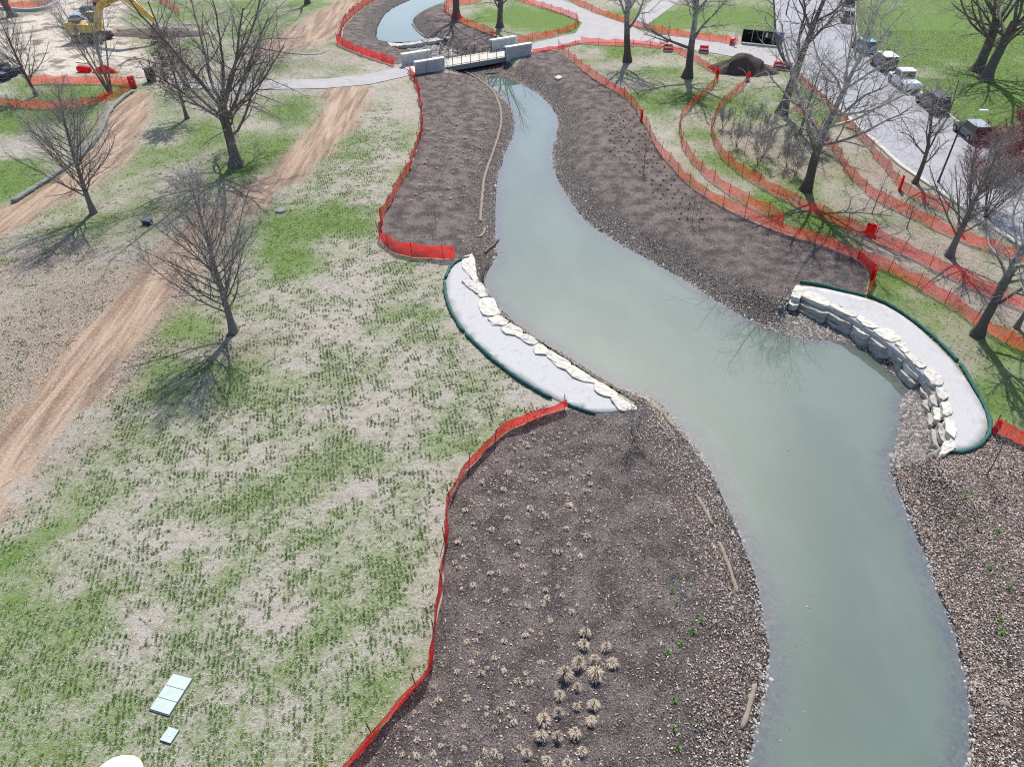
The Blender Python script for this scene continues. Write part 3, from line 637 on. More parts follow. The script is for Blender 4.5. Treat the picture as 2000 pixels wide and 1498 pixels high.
F = [
 ([(797,142),(812,166),(822,210),(822,250),(815,290),(800,330),(783,365),(765,395),(748,420),(742,440),(740,462),(748,480),(768,495),(800,503),(845,506),(889,507)], 'red mesh fence curving round the left bank mulch bed', 1.15),
 ([(1103,797),(1050,815),(1000,838),(968,858),(935,895),(900,930),(878,972),(872,1010),(866,1080),(864,1150),(852,1215),(840,1265),(837,1308),(800,1352),(760,1400),(720,1445),(690,1480),(665,1510),(630,1560)], 'red mesh fence between lawn and the bottom mulch bed', .95),
 ([(770,130),(735,118),(700,105),(665,92),(657,86),(666,75),(668,55),(685,35),(710,15),(735,0),(750,-12)], 'red mesh fence round the bed left of the upper pond', 1.25),
 ([(1090,95),(1110,115),(1135,135),(1165,158),(1200,178),(1232,200),(1250,232),(1268,260),(1275,280),(1300,315),(1330,348),(1360,375),(1400,398),(1450,425),(1500,445),(1545,462),(1585,473),(1640,493),(1672,507),(1735,530),(1800,565),(1860,604),(1920,645),(2000,688),(2050,712)], 'long red mesh fence along the right bank mulch bed', 1.1),
 ([(1402,148),(1399,166),(1371,190),(1346,212),(1331,230),(1326,255),(1330,280),(1345,310),(1370,340),(1410,370),(1450,396),(1500,422),(1530,438)], 'red mesh fence curving from the mulch pile down the middle lawn strip', 1.1),
 ([(1462,152),(1455,168),(1430,192),(1405,217),(1393,237),(1388,265),(1395,290),(1420,322),(1460,350),(1500,375),(1560,405),(1620,435),(1690,462),(1760,494),(1830,529),(1900,564),(1950,588),(2000,606),(2050,622)], 'long red mesh fence curving below the pale sycamore', 1.15),
 ([(1548,212),(1572,234),(1586,258),(1620,286),(1641,312),(1650,338),(1680,368),(1720,396),(1770,420),(1820,446),(1870,468),(1940,494),(2020,520)], 'red mesh fence on the leaf strewn slope below the road', 1.1),
 ([(1548,150),(1585,180),(1620,214),(1655,252),(1690,284),(1712,314),(1735,342),(1760,372),(1800,398),(1850,418)], 'red mesh fence running close along the road kerb', 1.1),
 ([(1135,86),(1170,88),(1230,90),(1290,94),(1325,104),(1350,117),(1375,131),(1400,147)], 'red mesh fence below the grey path on the lawn wedge', .9),
 ([(1012,84),(1060,76),(1095,68),(1115,60),(1129,53),(1131,41),(1100,29),(1060,16),(1020,5),(985,-6)], 'orange mesh fence round the lawn island beside the bridge', .95),
 ([(940,4),(900,11),(868,16),(872,27),(890,39),(906,47),(940,61),(968,73)], 'red mesh fence behind the trunks above the bridge', 1.1),
 ([(1096,-8),(1140,15),(1180,33),(1230,49),(1270,62),(1330,73),(1400,82),(1440,87)], 'orange mesh fence on the far side of the grey path', 1.0),
 ([(-30,203),(20,208),(70,213),(130,213),(180,206),(215,197),(245,186),(262,172)], 'orange mesh fence in front of the small left island lawn', 1.1),
 ([(55,166),(100,163),(160,165),(225,165),(266,172)], 'orange mesh fence behind the small left island lawn', 1.1),
 ([(-30,14),(20,17),(60,18),(92,10),(108,-2)], 'red mesh fence behind the curved grey kerb', 1.2),
 ([(1936,842),(1966,854),(2002,874),(2060,900)], 'red mesh fence end at the right edge below the landing', 1.1),
 ([(1674,508),(1690,522),(1706,540),(1698,560),(1692,580)], 'short red mesh fence reaching the right gravel landing', 1.0),
 ([(1040,104),(1080,99),(1110,92),(1134,86)], 'thin faded mesh fence beside the path at the bridge', .55),
 ([(285,-8),(330,12),(352,30)], 'red mesh fence beyond the excavator arm', 1.1),
]
for i, (px, lab, h) in enumerate(F): fence(px, lab, h, seed=i + 1, lean=(.12 if i in (0, 1) else 0.0), thick=(1.55 if i in (0, 1, 2, 15, 16) else .98))
# doubled-over, bunched netting at fence ends
def bundle(u, v, w, h, rz, label, seed):
    rg = np.random.default_rng(seed); b = at(u, v)
    k = 14; a = np.linspace(-w / 2, w / 2, k); mb = MB()
    for j in range(3):
        yo = (j - 1) * .05
        v0 = [(x, yo + .07 * math.sin(x * 17 + j * 2), 0.02) for x in a]; v1 = [(x * .92, yo + .07 * math.sin(x * 15 + j), h * (.9 + .12 * rg.random())) for x in a]
        mb.add(v0 + v1, [(i, i + 1, k + i + 1, k + i) for i in range(k - 1)])
    o = mb.build('netting_bundle', M_NET, None, True, b, (0, 0, rz)); tag(o, label, 'netting', 'bunched up ends of plastic netting')
bundle(1698, 458, .8, .95, R(-32), 'bright red doubled netting square on the long fence under the sycamore', 1)
bundle(1756, 372, .7, 1.3, R(60), 'bright red netting folded upright near the road sapling', 2)
bundle(1460, 158, .9, 1.0, R(50), 'red netting bunched at the right foot of the mulch pile', 3)
bundle(1400, 150, .9, 1.0, R(70), 'red netting bunched at the left foot of the mulch pile', 4)
bundle(1253, 236, .4, 1.2, R(70), 'red netting rolled upright at the bend of the right bank fence', 5)
bundle(1940, 846, .6, .9, R(60), 'bright red netting bunched beside the right gravel landing', 6)
bundle(262, 174, .9, 1.5, R(60), 'bright red netting gathered at the corner of the left island', 7)
bundle(1877, 458, .5, 1.0, R(60), 'red netting scrap hung beside the leaning trunk by the road', 8)
bundle(1701, 545, .5, 1.0, R(80), 'bright red netting bunched at the bend above the right landing', 9)

# ------------------------------------------------------------------ erosion socks, coir rolls, driftwood
n = NT('green_sock'); p = n.pos(); c = n.mix(n.noise(p, 9, 3), (.012, .055, .05), (.045, .14, .125)); n.bump(n.noise(p, 14, 3), .4, .03); M_SOCK = n.fin(c, .8, .2)
n = NT('coir_fibre'); p = n.pos(); c = n.mix(n.noise(p, 14, 4, .7), (.14, .115, .09), (.33, .28, .225)); n.bump(n.noise(p, 25, 3), .6, .03); M_COIR = n.fin(c, .95, .1)
M_WOOD = simple('driftwood', (.13, .10, .085), .9, .1, 0, .3, 8)
def roll(name, px, r, mat, label, cat, group, seed=0, k=8, dz=None, flat=1.0):
    rg = np.random.default_rng(seed); l3 = atl(px); l = resample(smooth(l3, 2), r * 1.6); l[:, 2] = height(l[:, :2]) + r * (.75 if dz is None else dz)
    l[:, :2] += rg.normal(0, r * .12, (len(l), 2)); rs = r * (1 + .14 * rg.normal(0, 1, len(l))).clip(.7, 1.3); rs[0] *= .6; rs[-1] *= .6
    o = MB().tube([Vector(q) for q in l], list(rs), k).build(name, mat, None, True); return tag(o, label, cat, group)
roll('erosion_sock', [(918,504),(897,510),(880,522),(870,545)], .115, M_SOCK, 'short green filter sock at the top of the left gravel landing', 'filter sock', 'green filter socks', 1, dz=1.0)
roll('erosion_sock', [(868,552),(869,575),(878,605),(895,635),(906,650)], .115, M_SOCK, 'green filter sock at the upper bend of the left landing', 'filter sock', 'green filter socks', 2, dz=1.0)
roll('erosion_sock', [(908,652),(950,694),(1000,734),(1050,766),(1078,780)], .115, M_SOCK, 'long green filter sock along the straight side of the left landing', 'filter sock', 'green filter socks', 3, dz=1.0)
roll('erosion_sock', [(1104,789),(1125,799),(1162,810)], .10, M_SOCK, 'short green filter sock at the lower end of the left landing', 'filter sock', 'green filter socks', 4, dz=1.0)
roll('erosion_sock', [(1562,553),(1600,558),(1640,569),(1690,580)], .115, M_SOCK, 'green filter sock between the mulch bed and the right landing', 'filter sock', 'green filter socks', 5, dz=1.0)
roll('erosion_sock', [(1692,578),(1740,598),(1790,633),(1830,666),(1870,708)], .115, M_SOCK, 'green filter sock along the lawn edge of the right landing', 'filter sock', 'green filter socks', 6, dz=1.0)
roll('erosion_sock', [(1874,712),(1905,762),(1930,813),(1934,846),(1912,874),(1880,886),(1858,885)], .115, M_SOCK, 'green filter sock wrapping the lower tip of the right landing', 'filter sock', 'green filter socks', 7, dz=1.0)
roll('coir_roll', [(905,140),(935,156),(962,177),(976,205),(980,235),(976,260),(959,310),(946,345),(941,390),(938,435)], 0.145, M_COIR, 'long tan coir roll following the left bank below the bridge', 'coir roll', 'coir rolls on the banks', 8, dz=.35)
roll('coir_roll', [(931,464),(940,463),(946,455),(947,447)], 0.128, M_COIR, 'short bent coir roll near the driftwood log', 'coir roll', 'coir rolls on the banks', 9, dz=.35)
roll('coir_roll', [(1283,826),(1296,842),(1308,862)], 0.119, M_COIR, 'short pale coir roll on the point below the left landing', 'coir roll', 'coir rolls on the banks', 10, dz=.35)
roll('coir_roll', [(1362,972),(1378,1000),(1392,1028)], 0.128, M_COIR, 'coir roll lying halfway down the bottom bed shore', 'coir roll', 'coir rolls on the banks', 11, dz=.35)
roll('coir_roll', [(1405,1060),(1425,1110),(1440,1160)], 0.102, M_COIR, 'thin sunken coir roll on the bottom bed shore below the halfway roll', 'coir roll', 'coir rolls on the banks', 12, dz=.35)
roll('coir_roll', [(1474,1335),(1462,1385),(1447,1425)], 0.111, M_COIR, 'coir roll nearest the bottom edge of the picture', 'coir roll', 'coir rolls on the banks', 13, dz=.35)
roll('coir_roll', [(806,48),(812,60),(826,72),(842,80)], 0.170, M_COIR, 'coir roll on the right shore of the upper pond', 'coir roll', 'coir rolls on the banks', 14, dz=.35)
roll('coir_roll', [(858,84),(870,96),(890,104),(905,107)], 0.170, M_COIR, 'coir roll running from the weir towards the bridge', 'coir roll', 'coir rolls on the banks', 15, dz=.35)
roll('stone_edging', [(25,398),(106,347),(176,294),(204,252),(212,222),(240,193),(262,180)], .22, simple('sock_grey', (.20, .215, .205), .9, .1, 0, .35, 9), 'grey stone filled sock edging the left dirt track', 'edging', None, 16)
roll('driftwood_log', [(946,496),(955,487),(965,480),(974,470)], .12, M_WOOD, 'dark driftwood log sticking into the water from the left bank', 'log', None, 17)

# ------------------------------------------------------------------ boulders
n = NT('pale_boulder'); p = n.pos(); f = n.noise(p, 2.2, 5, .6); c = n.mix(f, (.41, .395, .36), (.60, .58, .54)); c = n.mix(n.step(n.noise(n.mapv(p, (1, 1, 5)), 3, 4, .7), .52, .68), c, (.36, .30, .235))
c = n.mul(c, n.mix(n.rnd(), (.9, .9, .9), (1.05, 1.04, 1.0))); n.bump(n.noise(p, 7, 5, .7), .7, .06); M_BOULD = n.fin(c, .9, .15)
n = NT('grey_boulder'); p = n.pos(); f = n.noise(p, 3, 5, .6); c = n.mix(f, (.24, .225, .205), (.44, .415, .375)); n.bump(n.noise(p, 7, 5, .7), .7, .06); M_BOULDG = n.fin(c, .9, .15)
def boulder(px, ztop, thick, parent, seed, mat=None, shift=(0, 0), zshift=0.0, grow=1.06):
    rg = np.random.default_rng(seed); o2 = resample(unpl(px, ztop), .34, True) + np.array(shift)
    c0 = o2.mean(0); o2 = c0 + (o2 - c0) * grow; k = len(o2); rings = []
    for fz, fs in ((1.0, .55), (1.0, .965), (.92, 1.0), (.45, .99), (0.0, .97)):
        j = rg.normal(0, .034, (k, 3)); j[:, 2] *= .7
        rings.append(np.c_[c0 + (o2 - c0) * fs, np.full(k, ztop + zshift - thick * (1 - fz))] + j)
    top = np.r_[c0, ztop + zshift + rg.uniform(-.02, .04)]
    co = np.vstack(rings + [top[None]]) ; co[:, 2] += .06 * (co[:, 0] - c0[0]) * rg.normal() * .6
    q = [(r * k + i, r * k + (i + 1) % k, (r + 1) * k + (i + 1) % k, (r + 1) * k + i) for r in range(4) for i in range(k)]
    t = [(len(co) - 1, (i + 1) % k, i) for i in range(k)]
    m = MB(); m.v = [tuple(x) for x in co]; m.f = q + t
    return m.build('boulder', mat or M_BOULD, parent)
L_ST = [[(904,507),(912,500),(922,498),(926,508),(929,530),(931,543),(925,546),(915,533),(905,522)],[(904,550),(922,549),(938,552),(946,565),(945,572),(935,573),(918,562)],[(935,575),(947,571),(954,577),(940,581)],[(938,586),(948,581),(962,584),(975,609),(968,613),(945,613),(938,600)],[(955,622),(975,616),(986,622),(994,629),(984,634),(965,633)],[(982,640),(997,632),(1010,638),(1022,648),(1012,653),(985,650)],[(1012,656),(1025,651),(1040,658),(1051,667),(1043,673),(1028,668)],[(1043,676),(1053,670),(1072,684),(1066,691),(1047,690)],[(1068,691),(1076,686),(1098,698),(1114,710),(1104,721),(1088,712)],[(1108,722),(1118,713),(1140,726),(1164,740),(1162,746),(1145,743),(1120,735)],[(1162,753),(1172,746),(1190,756),(1206,768),(1202,772),(1185,772),(1165,765)],[(1195,776),(1208,773),(1222,783),(1240,790),(1240,799),(1215,801),(1205,792)]]
ls = empty('boulder_edging', (*unp(1040, 665), 0), 0, 'row of pale limestone boulders along the left gravel landing', 'boulder row')
def reparent(o, par): o.location = -par.location
for i, s in enumerate(L_ST): reparent(boulder(s, .15, .9, ls, i + 1, None, grow=1.16), ls)
R_ST = [[(1546,572),(1556,556),(1567,562),(1566,575),(1562,582),(1548,580)],[(1567,576),(1573,569),(1590,570),(1612,583),(1620,594),(1617,599),(1590,588)],[(1621,595),(1632,593),(1655,605),(1674,612),(1671,619),(1640,608)],[(1674,622),(1679,615),(1700,625),(1715,636),(1711,642),(1690,636)],[(1707,645),(1717,641),(1735,641),(1751,650),(1759,661),(1745,667),(1725,660)],[(1749,670),(1758,666),(1770,673),(1777,685),(1768,689)],[(1769,691),(1780,689),(1805,706),(1811,715),(1798,719),(1775,702)],[(1806,727),(1815,717),(1840,736),(1843,745),(1838,753),(1820,748)],[(1831,760),(1838,757),(1850,763),(1852,772),(1843,781),(1833,773)],[(1840,785),(1855,788),(1861,800),(1855,811),(1842,808)],[(1847,816),(1864,820),(1869,840),(1862,854),(1851,845),(1848,830)],[(1839,888),(1843,866),(1850,859),(1866,861),(1867,872),(1855,880),(1843,890)]]
rs_ = empty('boulder_wall', (*unp(1700, 640), 0), 0, 'stacked limestone boulder wall holding the right gravel landing', 'boulder wall')
rng2 = random.Random(7)
for i, s in enumerate(R_ST):
    reparent(boulder(s, .22, .40, rs_, i + 30), rs_)
    if i < 11:
        d = (-.16, -.34) if i < 8 else (-.30, -.06)
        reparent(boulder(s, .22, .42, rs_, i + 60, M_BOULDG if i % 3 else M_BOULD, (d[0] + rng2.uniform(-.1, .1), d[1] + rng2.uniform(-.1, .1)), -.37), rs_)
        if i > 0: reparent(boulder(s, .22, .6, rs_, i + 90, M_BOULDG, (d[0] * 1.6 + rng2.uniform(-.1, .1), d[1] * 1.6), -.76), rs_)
W_ST = [[(702,86),(718,83),(735,85),(733,91),(712,91)],[(730,86),(760,84),(782,85),(778,90),(740,91)],[(776,86),(800,83),(822,81),(826,85),(800,88),(780,89)],[(828,79),(850,74),(866,72),(868,77),(846,81),(830,83)],[(866,71),(876,68),(883,71),(874,75)],[(876,61),(890,58),(904,58),(903,62),(884,65)],[(822,76),(834,74),(836,78),(824,80)]]
ws = empty('stone_weir', (*unp(790, 85), 0), 0, 'low weir of long pale stone slabs below the upper pond', 'weir')
for i, s in enumerate(W_ST): reparent(boulder(s, -.32 if i not in (4, 5) else -.05, .6, ws, i + 120), ws)
b = at(1091, 151); tag(boulder([(1084,151),(1091,147),(1099,151),(1090,155)], .1, .3, None, 140), 'single pale stone lying in the right bank mulch bed', 'stone')

# ------------------------------------------------------------------ small fixtures on the lawn
M_LID = simple('lid_green', (.38, .45, .425), .7, .25, 0, .16, 2.2)
M_LIDB = simple('lid_bolt', (.62, .60, .45), .5, .4)
M_LIDS = simple('lid_side', (.12, .13, .12), .8, .2)
def lid(px, panels, label):
    q = [at(u, v) for u, v in px]  # corners: far left, far right, near right, near left
    o = empty('utility_lid', (q[0] + q[2]) / 2, 0, label, 'utility lid'); c = o.location
    L = lambda a, b, t: a + (b - a) * t
    MB().add([(p - c) * 1.03 + Vector((0, 0, z)) for z in (-.02, .055) for p in q], [(3, 2, 1, 0), (4, 5, 6, 7), (0, 1, 5, 4), (1, 2, 6, 5), (2, 3, 7, 6), (3, 0, 4, 7)]).build('frame', M_LIDS, o)
    for i in range(panels):
        a, b = i / panels + .008, (i + 1) / panels - .008
        cs = [L(q[0], q[3], a), L(q[1], q[2], a), L(q[1], q[2], b), L(q[0], q[3], b)]
        pn = MB().add([(p - c) * .99 + Vector((0, 0, z)) for z in (.05, .085) for p in cs], [(3, 2, 1, 0), (4, 5, 6, 7), (0, 1, 5, 4), (1, 2, 6, 5), (2, 3, 7, 6), (3, 0, 4, 7)]).build('panel', M_LID, o)
        m = (cs[0] + cs[1] + cs[2] + cs[3]) / 4 - c
        for tx in ((-.3, .25) if panels > 1 else (0,)):
            w = (cs[1] - cs[0]) * tx; MB().tube([m + w + Vector((0, 0, .086)), m + w + Vector((0, 0, .095))], .045, 8).build('lifting_bolt', M_LIDB, pn)
lid([(340,1316),(377,1326),(331,1398),(293,1386)], 3, 'long pale green utility lid of three panels set in the lawn')
lid([(331,1420),(351,1427),(334,1453),(313,1446)], 1, 'small square pale green utility lid near the bottom left')
def dome(u, v, rx, ry, h, label):
    b = at(u, v); m = MB(); k = 24; v_ = []; f_ = []
    prof = [(1.0, 0), (1.0, .35), (.97, .55), (.88, .75), (.7, .9), (.4, .98)]
    for s_, z_ in prof: v_ += [(rx * s_ * math.cos(2 * math.pi * i / k), ry * s_ * math.sin(2 * math.pi * i / k), h * z_) for i in range(k)]
    v_.append((0, 0, h)); n_ = len(v_) - 1
    for j in range(len(prof) - 1): f_ += [(j * k + i, j * k + (i + 1) % k, (j + 1) * k + (i + 1) % k, (j + 1) * k + i) for i in range(k)]
    f_ += [((len(prof) - 1) * k + i, (len(prof) - 1) * k + (i + 1) % k, n_) for i in range(k)]
    return tag(m.add(v_, f_).build('tank_cover', simple('white_fibreglass', (.80, .80, .80), .5, .3, 0, .03), None, True, b, (0, 0, R(10))), label, 'cover')
dome(233, 1512, .82, .62, .30, 'white rounded cover cut off by the bottom edge')
b = at(289, 438); bx = empty('valve_box', b, R(-12), 'small black box standing on the lawn between two trees', 'box')
MB().box(-.36, .36, -.26, .26, 0, .34, .03).build('body', simple('black_plastic', (.012, .015, .022), .5, .4), bx); MB().box(-.40, .40, -.30, .30, .34, .42, .03).build('lid', simple('dark_blue_lid', (.05, .075, .12), .45, .5), bx)
b = at(549, 413); mh = empty('manhole', b, 0, 'round grey manhole lid in the bright green lawn', 'manhole')
MB().tube([(0, 0, -.05), (0, 0, .14)], .42, 20).build('ring', simple('manhole_concrete', (.24, .23, .22), .9, .1), mh); MB().tube([(0, 0, .14), (0, 0, .17)], .33, 20).build('lid', simple('manhole_iron', (.20, .20, .21), .7, .3), mh)
# ------------------------------------------------------------------ trees
def bark(name, lo, hi, pale=None, z0=2.0, z1=6.0):
    n = NT(name); p = n.obj(); f = n.noise(n.mapv(p, (1, 1, .3)), 9, 4, .65); c = n.mix(f, lo, hi)
    if pale:
        z = n.t.nodes.new('ShaderNodeSeparateXYZ'); n.set(z.inputs[0], p); k = n.step(n.math('ADD', z.outputs[2], n.math('MULTIPLY', n.noise(p, 1.6, 3), 3.0)), z0 + 1.5, z1 + 1.5)
        c = n.mix(k, c, n.mix(n.step(n.noise(p, 2.5, 3), .42, .58), pale, tuple(q * .5 for q in pale)))
    c = n.mix(n.attr('tw'), c, (.36, .33, .31) if name != 'red_twig' else (.26, .085, .085)); n.bump(f, .6, .05); return n.fin(c, .95, .1)
B_DARK = bark('dark_bark', (.065, .056, .05), (.21, .18, .16))
B_GREY = bark('grey_bark', (.09, .08, .072), (.28, .25, .225))
B_SYC = bark('sycamore_bark', (.05, .043, .038), (.16, .135, .115), (.52, .49, .45), 2.5, 7.0)
B_BIRCH = bark('birch_bark', (.10, .085, .075), (.26, .225, .20), (.42, .38, .34), 1.0, 4.0)
B_RED = bark('red_twig', (.10, .03, .03), (.24, .075, .07))
B_TWIG = bark('young_bark', (.06, .045, .04), (.16, .115, .10))

def unit(v): return v / np.maximum(np.linalg.norm(v, axis=-1, keepdims=True), 1e-9)
def grow_line(rg, start, d, length, n, wander, up):
    """many branches at once: start (B,3), d (B,3), length (B,) -> (B,n,3)"""
    B = len(start); P = np.empty((B, n, 3)); P[:, 0] = start; st = (length / (n - 1))[:, None]
    for i in range(1, n):
        d = unit(d + rg.normal(0, wander, (B, 3)) + np.array([0, 0, up]))
        P[:, i] = P[:, i - 1] + d * st
    return P
def children(rg, P, Rr, m, t0, t1, ang, ang_sd, lr, rr, n, wander, up, lsd=.25, lpow=0.0, plen=None, rmin=.004, ups=0.0):
    B, k, _ = P.shape
    L = np.linalg.norm(P[:, 1:] - P[:, :-1], axis=2).sum(1)
    t = (np.arange(m)[None] + rg.random((B, m))) / m; t = t0 + (t1 - t0) * t
    x = t * (k - 1); i = np.minimum(x.astype(int), k - 2); f = (x - i)[..., None]
    bi = np.arange(B)[:, None]
    pos = P[bi, i] * (1 - f) + P[bi, i + 1] * f; tan = unit(P[bi, i + 1] - P[bi, i])
    rad = Rr[bi, i] * (1 - f[..., 0]) + Rr[bi, i + 1] * f[..., 0]
    az = (np.arange(m)[None] * 2.39996 + rg.random((B, 1)) * 6.28 + rg.normal(0, .5, (B, m)))
    ref = np.where(np.abs(tan[..., 2:3]) > .9, np.array([1., 0, 0]), np.array([0, 0, 1.]))
    a = unit(np.cross(tan, ref)); b = np.cross(tan, a)
    th = np.clip(rg.normal(ang, ang_sd, (B, m)), .15, 1.7)[..., None]
    d = np.cos(th) * tan + np.sin(th) * (np.cos(az)[..., None] * a + np.sin(az)[..., None] * b)
    d = unit(d + np.array([0, 0, ups]))
    ln = L[:, None] * lr * (1 - lpow * (t - t0) / max(t1 - t0, 1e-6)) * np.exp(rg.normal(0, lsd, (B, m)))
    r0 = np.maximum(np.minimum(rad * rr, ln * .045), rmin)
    Pn = grow_line(rg, pos.reshape(-1, 3), d.reshape(-1, 3), ln.ravel(), n, wander, up)
    return Pn, r0.ravel()[:, None] * np.linspace(1, .35, n)[None]
def tubes(P, Rr, k):
    B, n, _ = P.shape
    if k == 1:      # hair-thin twigs: one flat strip each
        a = unit(np.cross(P[:, -1] - P[:, 0], np.random.default_rng(B).normal(0, 1, (B, 3))))[:, None]; V = np.stack([P - a * Rr[..., None], P + a * Rr[..., None]], 2)
        b0 = (np.arange(B)[:, None] * n + np.arange(n - 1)[None]) * 2; return V.reshape(-1, 3), np.stack([b0, b0 + 1, b0 + 3, b0 + 2], -1).reshape(-1, 4)
    t = np.empty_like(P); t[:, 1:-1] = P[:, 2:] - P[:, :-2]; t[:, 0] = P[:, 1] - P[:, 0]; t[:, -1] = P[:, -1] - P[:, -2]; t = unit(t)
    ref = np.where(np.abs(t[:, :1, 2:3]) > .9, np.array([1., 0, 0]), np.array([0, 0, 1.])) + np.zeros_like(t)
    a = unit(np.cross(t, ref)); b = np.cross(t, a)
    an = np.arange(k) * 2 * math.pi / k
    V = P[:, :, None] + Rr[:, :, None, None] * (np.cos(an)[:, None] * a[:, :, None] + np.sin(an)[:, None] * b[:, :, None])
    base = (np.arange(B)[:, None, None] * n + np.arange(n - 1)[None, :, None]) * k
    j = np.arange(k)[None, None]; j2 = (j + 1) % k
    Q = np.stack([base + j, base + j2, base + k + j2, base + k + j], -1).reshape(-1, 4)
    return V.reshape(-1, 3), Q
def join(parts):
    co = []; q = []; o = 0
    for v, f in parts: co.append(v); q.append(f + o); o += len(v)
    return np.vstack(co), np.vstack(q)

def trunk_line(rg, H, n, lean, wander=.03):
    d = unit(np.array([[lean[0], lean[1], 1.0]])); return grow_line(rg, np.zeros((1, 3)), d, np.array([H]), n, wander, .0)

def make_tree(kind, b, H, r, seed, label, lean=(0, 0), mat=None, name='bare_tree', spread=1.0, dense=1.0, group='bare trees in the park', rz=0.0, leaves=None, tk=1.0):
    rg = np.random.default_rng(seed)
    root = empty(name, b, rz, label, 'tree', group)
    D = lambda m: max(1, int(round(m * dense)))
    if kind == 'leader':        # straight leader, many slender rising limbs
        T = trunk_line(rg, H * .93, 12, lean, .025); TR = r * np.linspace(1, .10, 12)[None]; TR[0, 0] *= 1.5
        L1, R1 = children(rg, T, TR, D(46), .14, .97, 1.0, .16, .56 * spread, .34, 7, .06, .085, .15, .74, ups=.2)
        L2, R2 = children(rg, L1, R1, D(12), .15, 1.0, .62, .2, .36, .55, 5, .08, .05, .25, .45, rmin=.009, ups=.05)
        L3, R3 = children(rg, L2, R2, D(6), .2, 1.0, .6, .2, .44, .6, 4, .1, .03, rmin=.0058)
        L4, R4 = children(rg, L3, R3, 4, .2, 1.0, .6, .25, .6, .7, 3, .12, .0, rmin=.0052)
        lv = [(L1, R1, 6), (L2, R2, 4), (L3, R3, 1), (L4, R4, 1)]
    elif kind == 'oak':         # short bole, great spreading limbs, drooping twig ends
        T = trunk_line(rg, H * .34, 8, lean, .03); TR = r * np.linspace(1, .82, 8)[None]; TR[0, 0] *= 1.7; TR[0, 1] *= 1.12
        La, Ra = children(rg, T, TR, D(7), .66, 1.0, .58, .18, 1.95 * spread, .40, 10, .10, .035, .12)
        Lb, Rb = children(rg, T, TR, D(9), .45, .98, 1.15, .15, 1.5 * spread, .31, 10, .11, .035, .15)
        L1 = np.concatenate([La, Lb]); R1 = np.concatenate([Ra, Rb])
        L2, R2 = children(rg, L1, R1, D(10), .2, 1.0, .66, .2, .42, .52, 7, .13, .01, .25, .35, rmin=.011)
        L3, R3 = children(rg, L2, R2, D(8), .2, 1.0, .7, .25, .42, .55, 5, .16, -.02, .3, .2, rmin=.007)
        L4, R4 = children(rg, L3, R3, D(5), .2, 1.0, .7, .25, .5, .6, 3, .18, -.05, rmin=.0056)
        L5, R5 = children(rg, L4, R4, 3, .2, 1.0, .65, .25, .62, .7, 3, .2, -.08, rmin=.0055)
        lv = [(L1, R1, 8), (L2, R2, 5), (L3, R3, 3), (L4, R4, 1), (L5, R5, 1)]
    elif kind == 'sycamore':    # pale twisting limbs, sparse twigs
        T = trunk_line(rg, H * .80, 12, lean, .05); TR = r * np.linspace(1, .16, 12)[None]; TR[0, 0] *= 1.45
        L1, R1 = children(rg, T, TR, D(16), .22, .97, .85, .2, .54 * spread, .50, 9, .14, .07, .2, .45, ups=.1)
        L2, R2 = children(rg, L1, R1, D(9), .15, 1.0, .75, .25, .44, .55, 6, .2, .02, .3, .3, rmin=.012)
        L3, R3 = children(rg, L2, R2, D(6), .2, 1.0, .75, .25, .45, .6, 5, .22, .0, .3, rmin=.008)
        L4, R4 = children(rg, L3, R3, D(5), .25, 1.0, .7, .25, .5, .65, 4, .22, -.02, rmin=.007)
        lv = [(L1, R1, 6), (L2, R2, 5), (L3, R3, 3), (L4, R4, 1)]
    elif kind == 'multi':       # several stems from one foot
        m = D(6); az = np.arange(m) * 6.283 / m + rg.random(m); d = np.stack([np.cos(az) * .24 * spread + lean[0], np.sin(az) * .24 * spread + lean[1], np.ones(m)], 1)
        T = grow_line(rg, np.stack([np.cos(az), np.sin(az), 0 * az], 1) * r * .9, unit(d), H * rg.uniform(.75, 1, m), 9, .035, .02); TR = r * np.linspace(1, .15, 9)[None] * np.ones((m, 1))
        L1, R1 = children(rg, T, TR, 10, .3, 1.0, .55, .15, .32, .5, 6, .07, .06, .2, .4, rmin=.010)
        L2, R2 = children(rg, L1, R1, 9, .2, 1.0, .55, .2, .42, .6, 4, .1, .03, rmin=.008)
        L3, R3 = children(rg, L2, R2, 5, .2, 1.0, .6, .2, .5, .6, 3, .12, 0, rmin=.007)
        lv = [(L1, R1, 4), (L2, R2, 3), (L3, R3, 1)]
    else:                       # sapling
        T = trunk_line(rg, H, 7, lean, .04); TR = r * np.linspace(1, .25, 7)[None]
        L1, R1 = children(rg, T, TR, D(14), .35, 1.0, .7, .2, .34 * spread, .5, 4, .08, .06, .2, .5, rmin=.009, ups=.1)
        L2, R2 = children(rg, L1, R1, D(6), .25, 1.0, .6, .2, .45, .6, 3, .1, .0, rmin=.007)
        lv = [(L1, R1, 3), (L2, R2, 3)]
    mat = mat or B_GREY
    v, q = tubes(T, TR, 12 if r > .1 else 6)
    if r > .2:                  # root flare and furrows
        ph = np.arctan2(v[:, 1], v[:, 0]); low = np.exp(-v[:, 2] / .5); v[:, :2] *= (1 + .16 * low * np.sin(ph * 5 + seed))[:, None]
    v[:, 2] -= .08 * (v[:, 2] < .02)
    link('trunk', mesh_np('trunk', v, quads=q, mat=mat, smooth_=True), root)
    tb = [tubes(P, Q * (tk if i > 0 else 1), k) for i, (P, Q, k) in enumerate(lv)]; v, q = join(tb); tw = np.concatenate([np.full(len(t[0]), min(1.0, max(0, i - (1 if len(tb) > 3 else 0)) / max(len(tb) - 2, 1))) for i, t in enumerate(tb)])
    tag(link('crown', mesh_np('crown', v, quads=q, mat=mat, smooth_=True, attrs={'tw': tw}), root), kind='stuff')
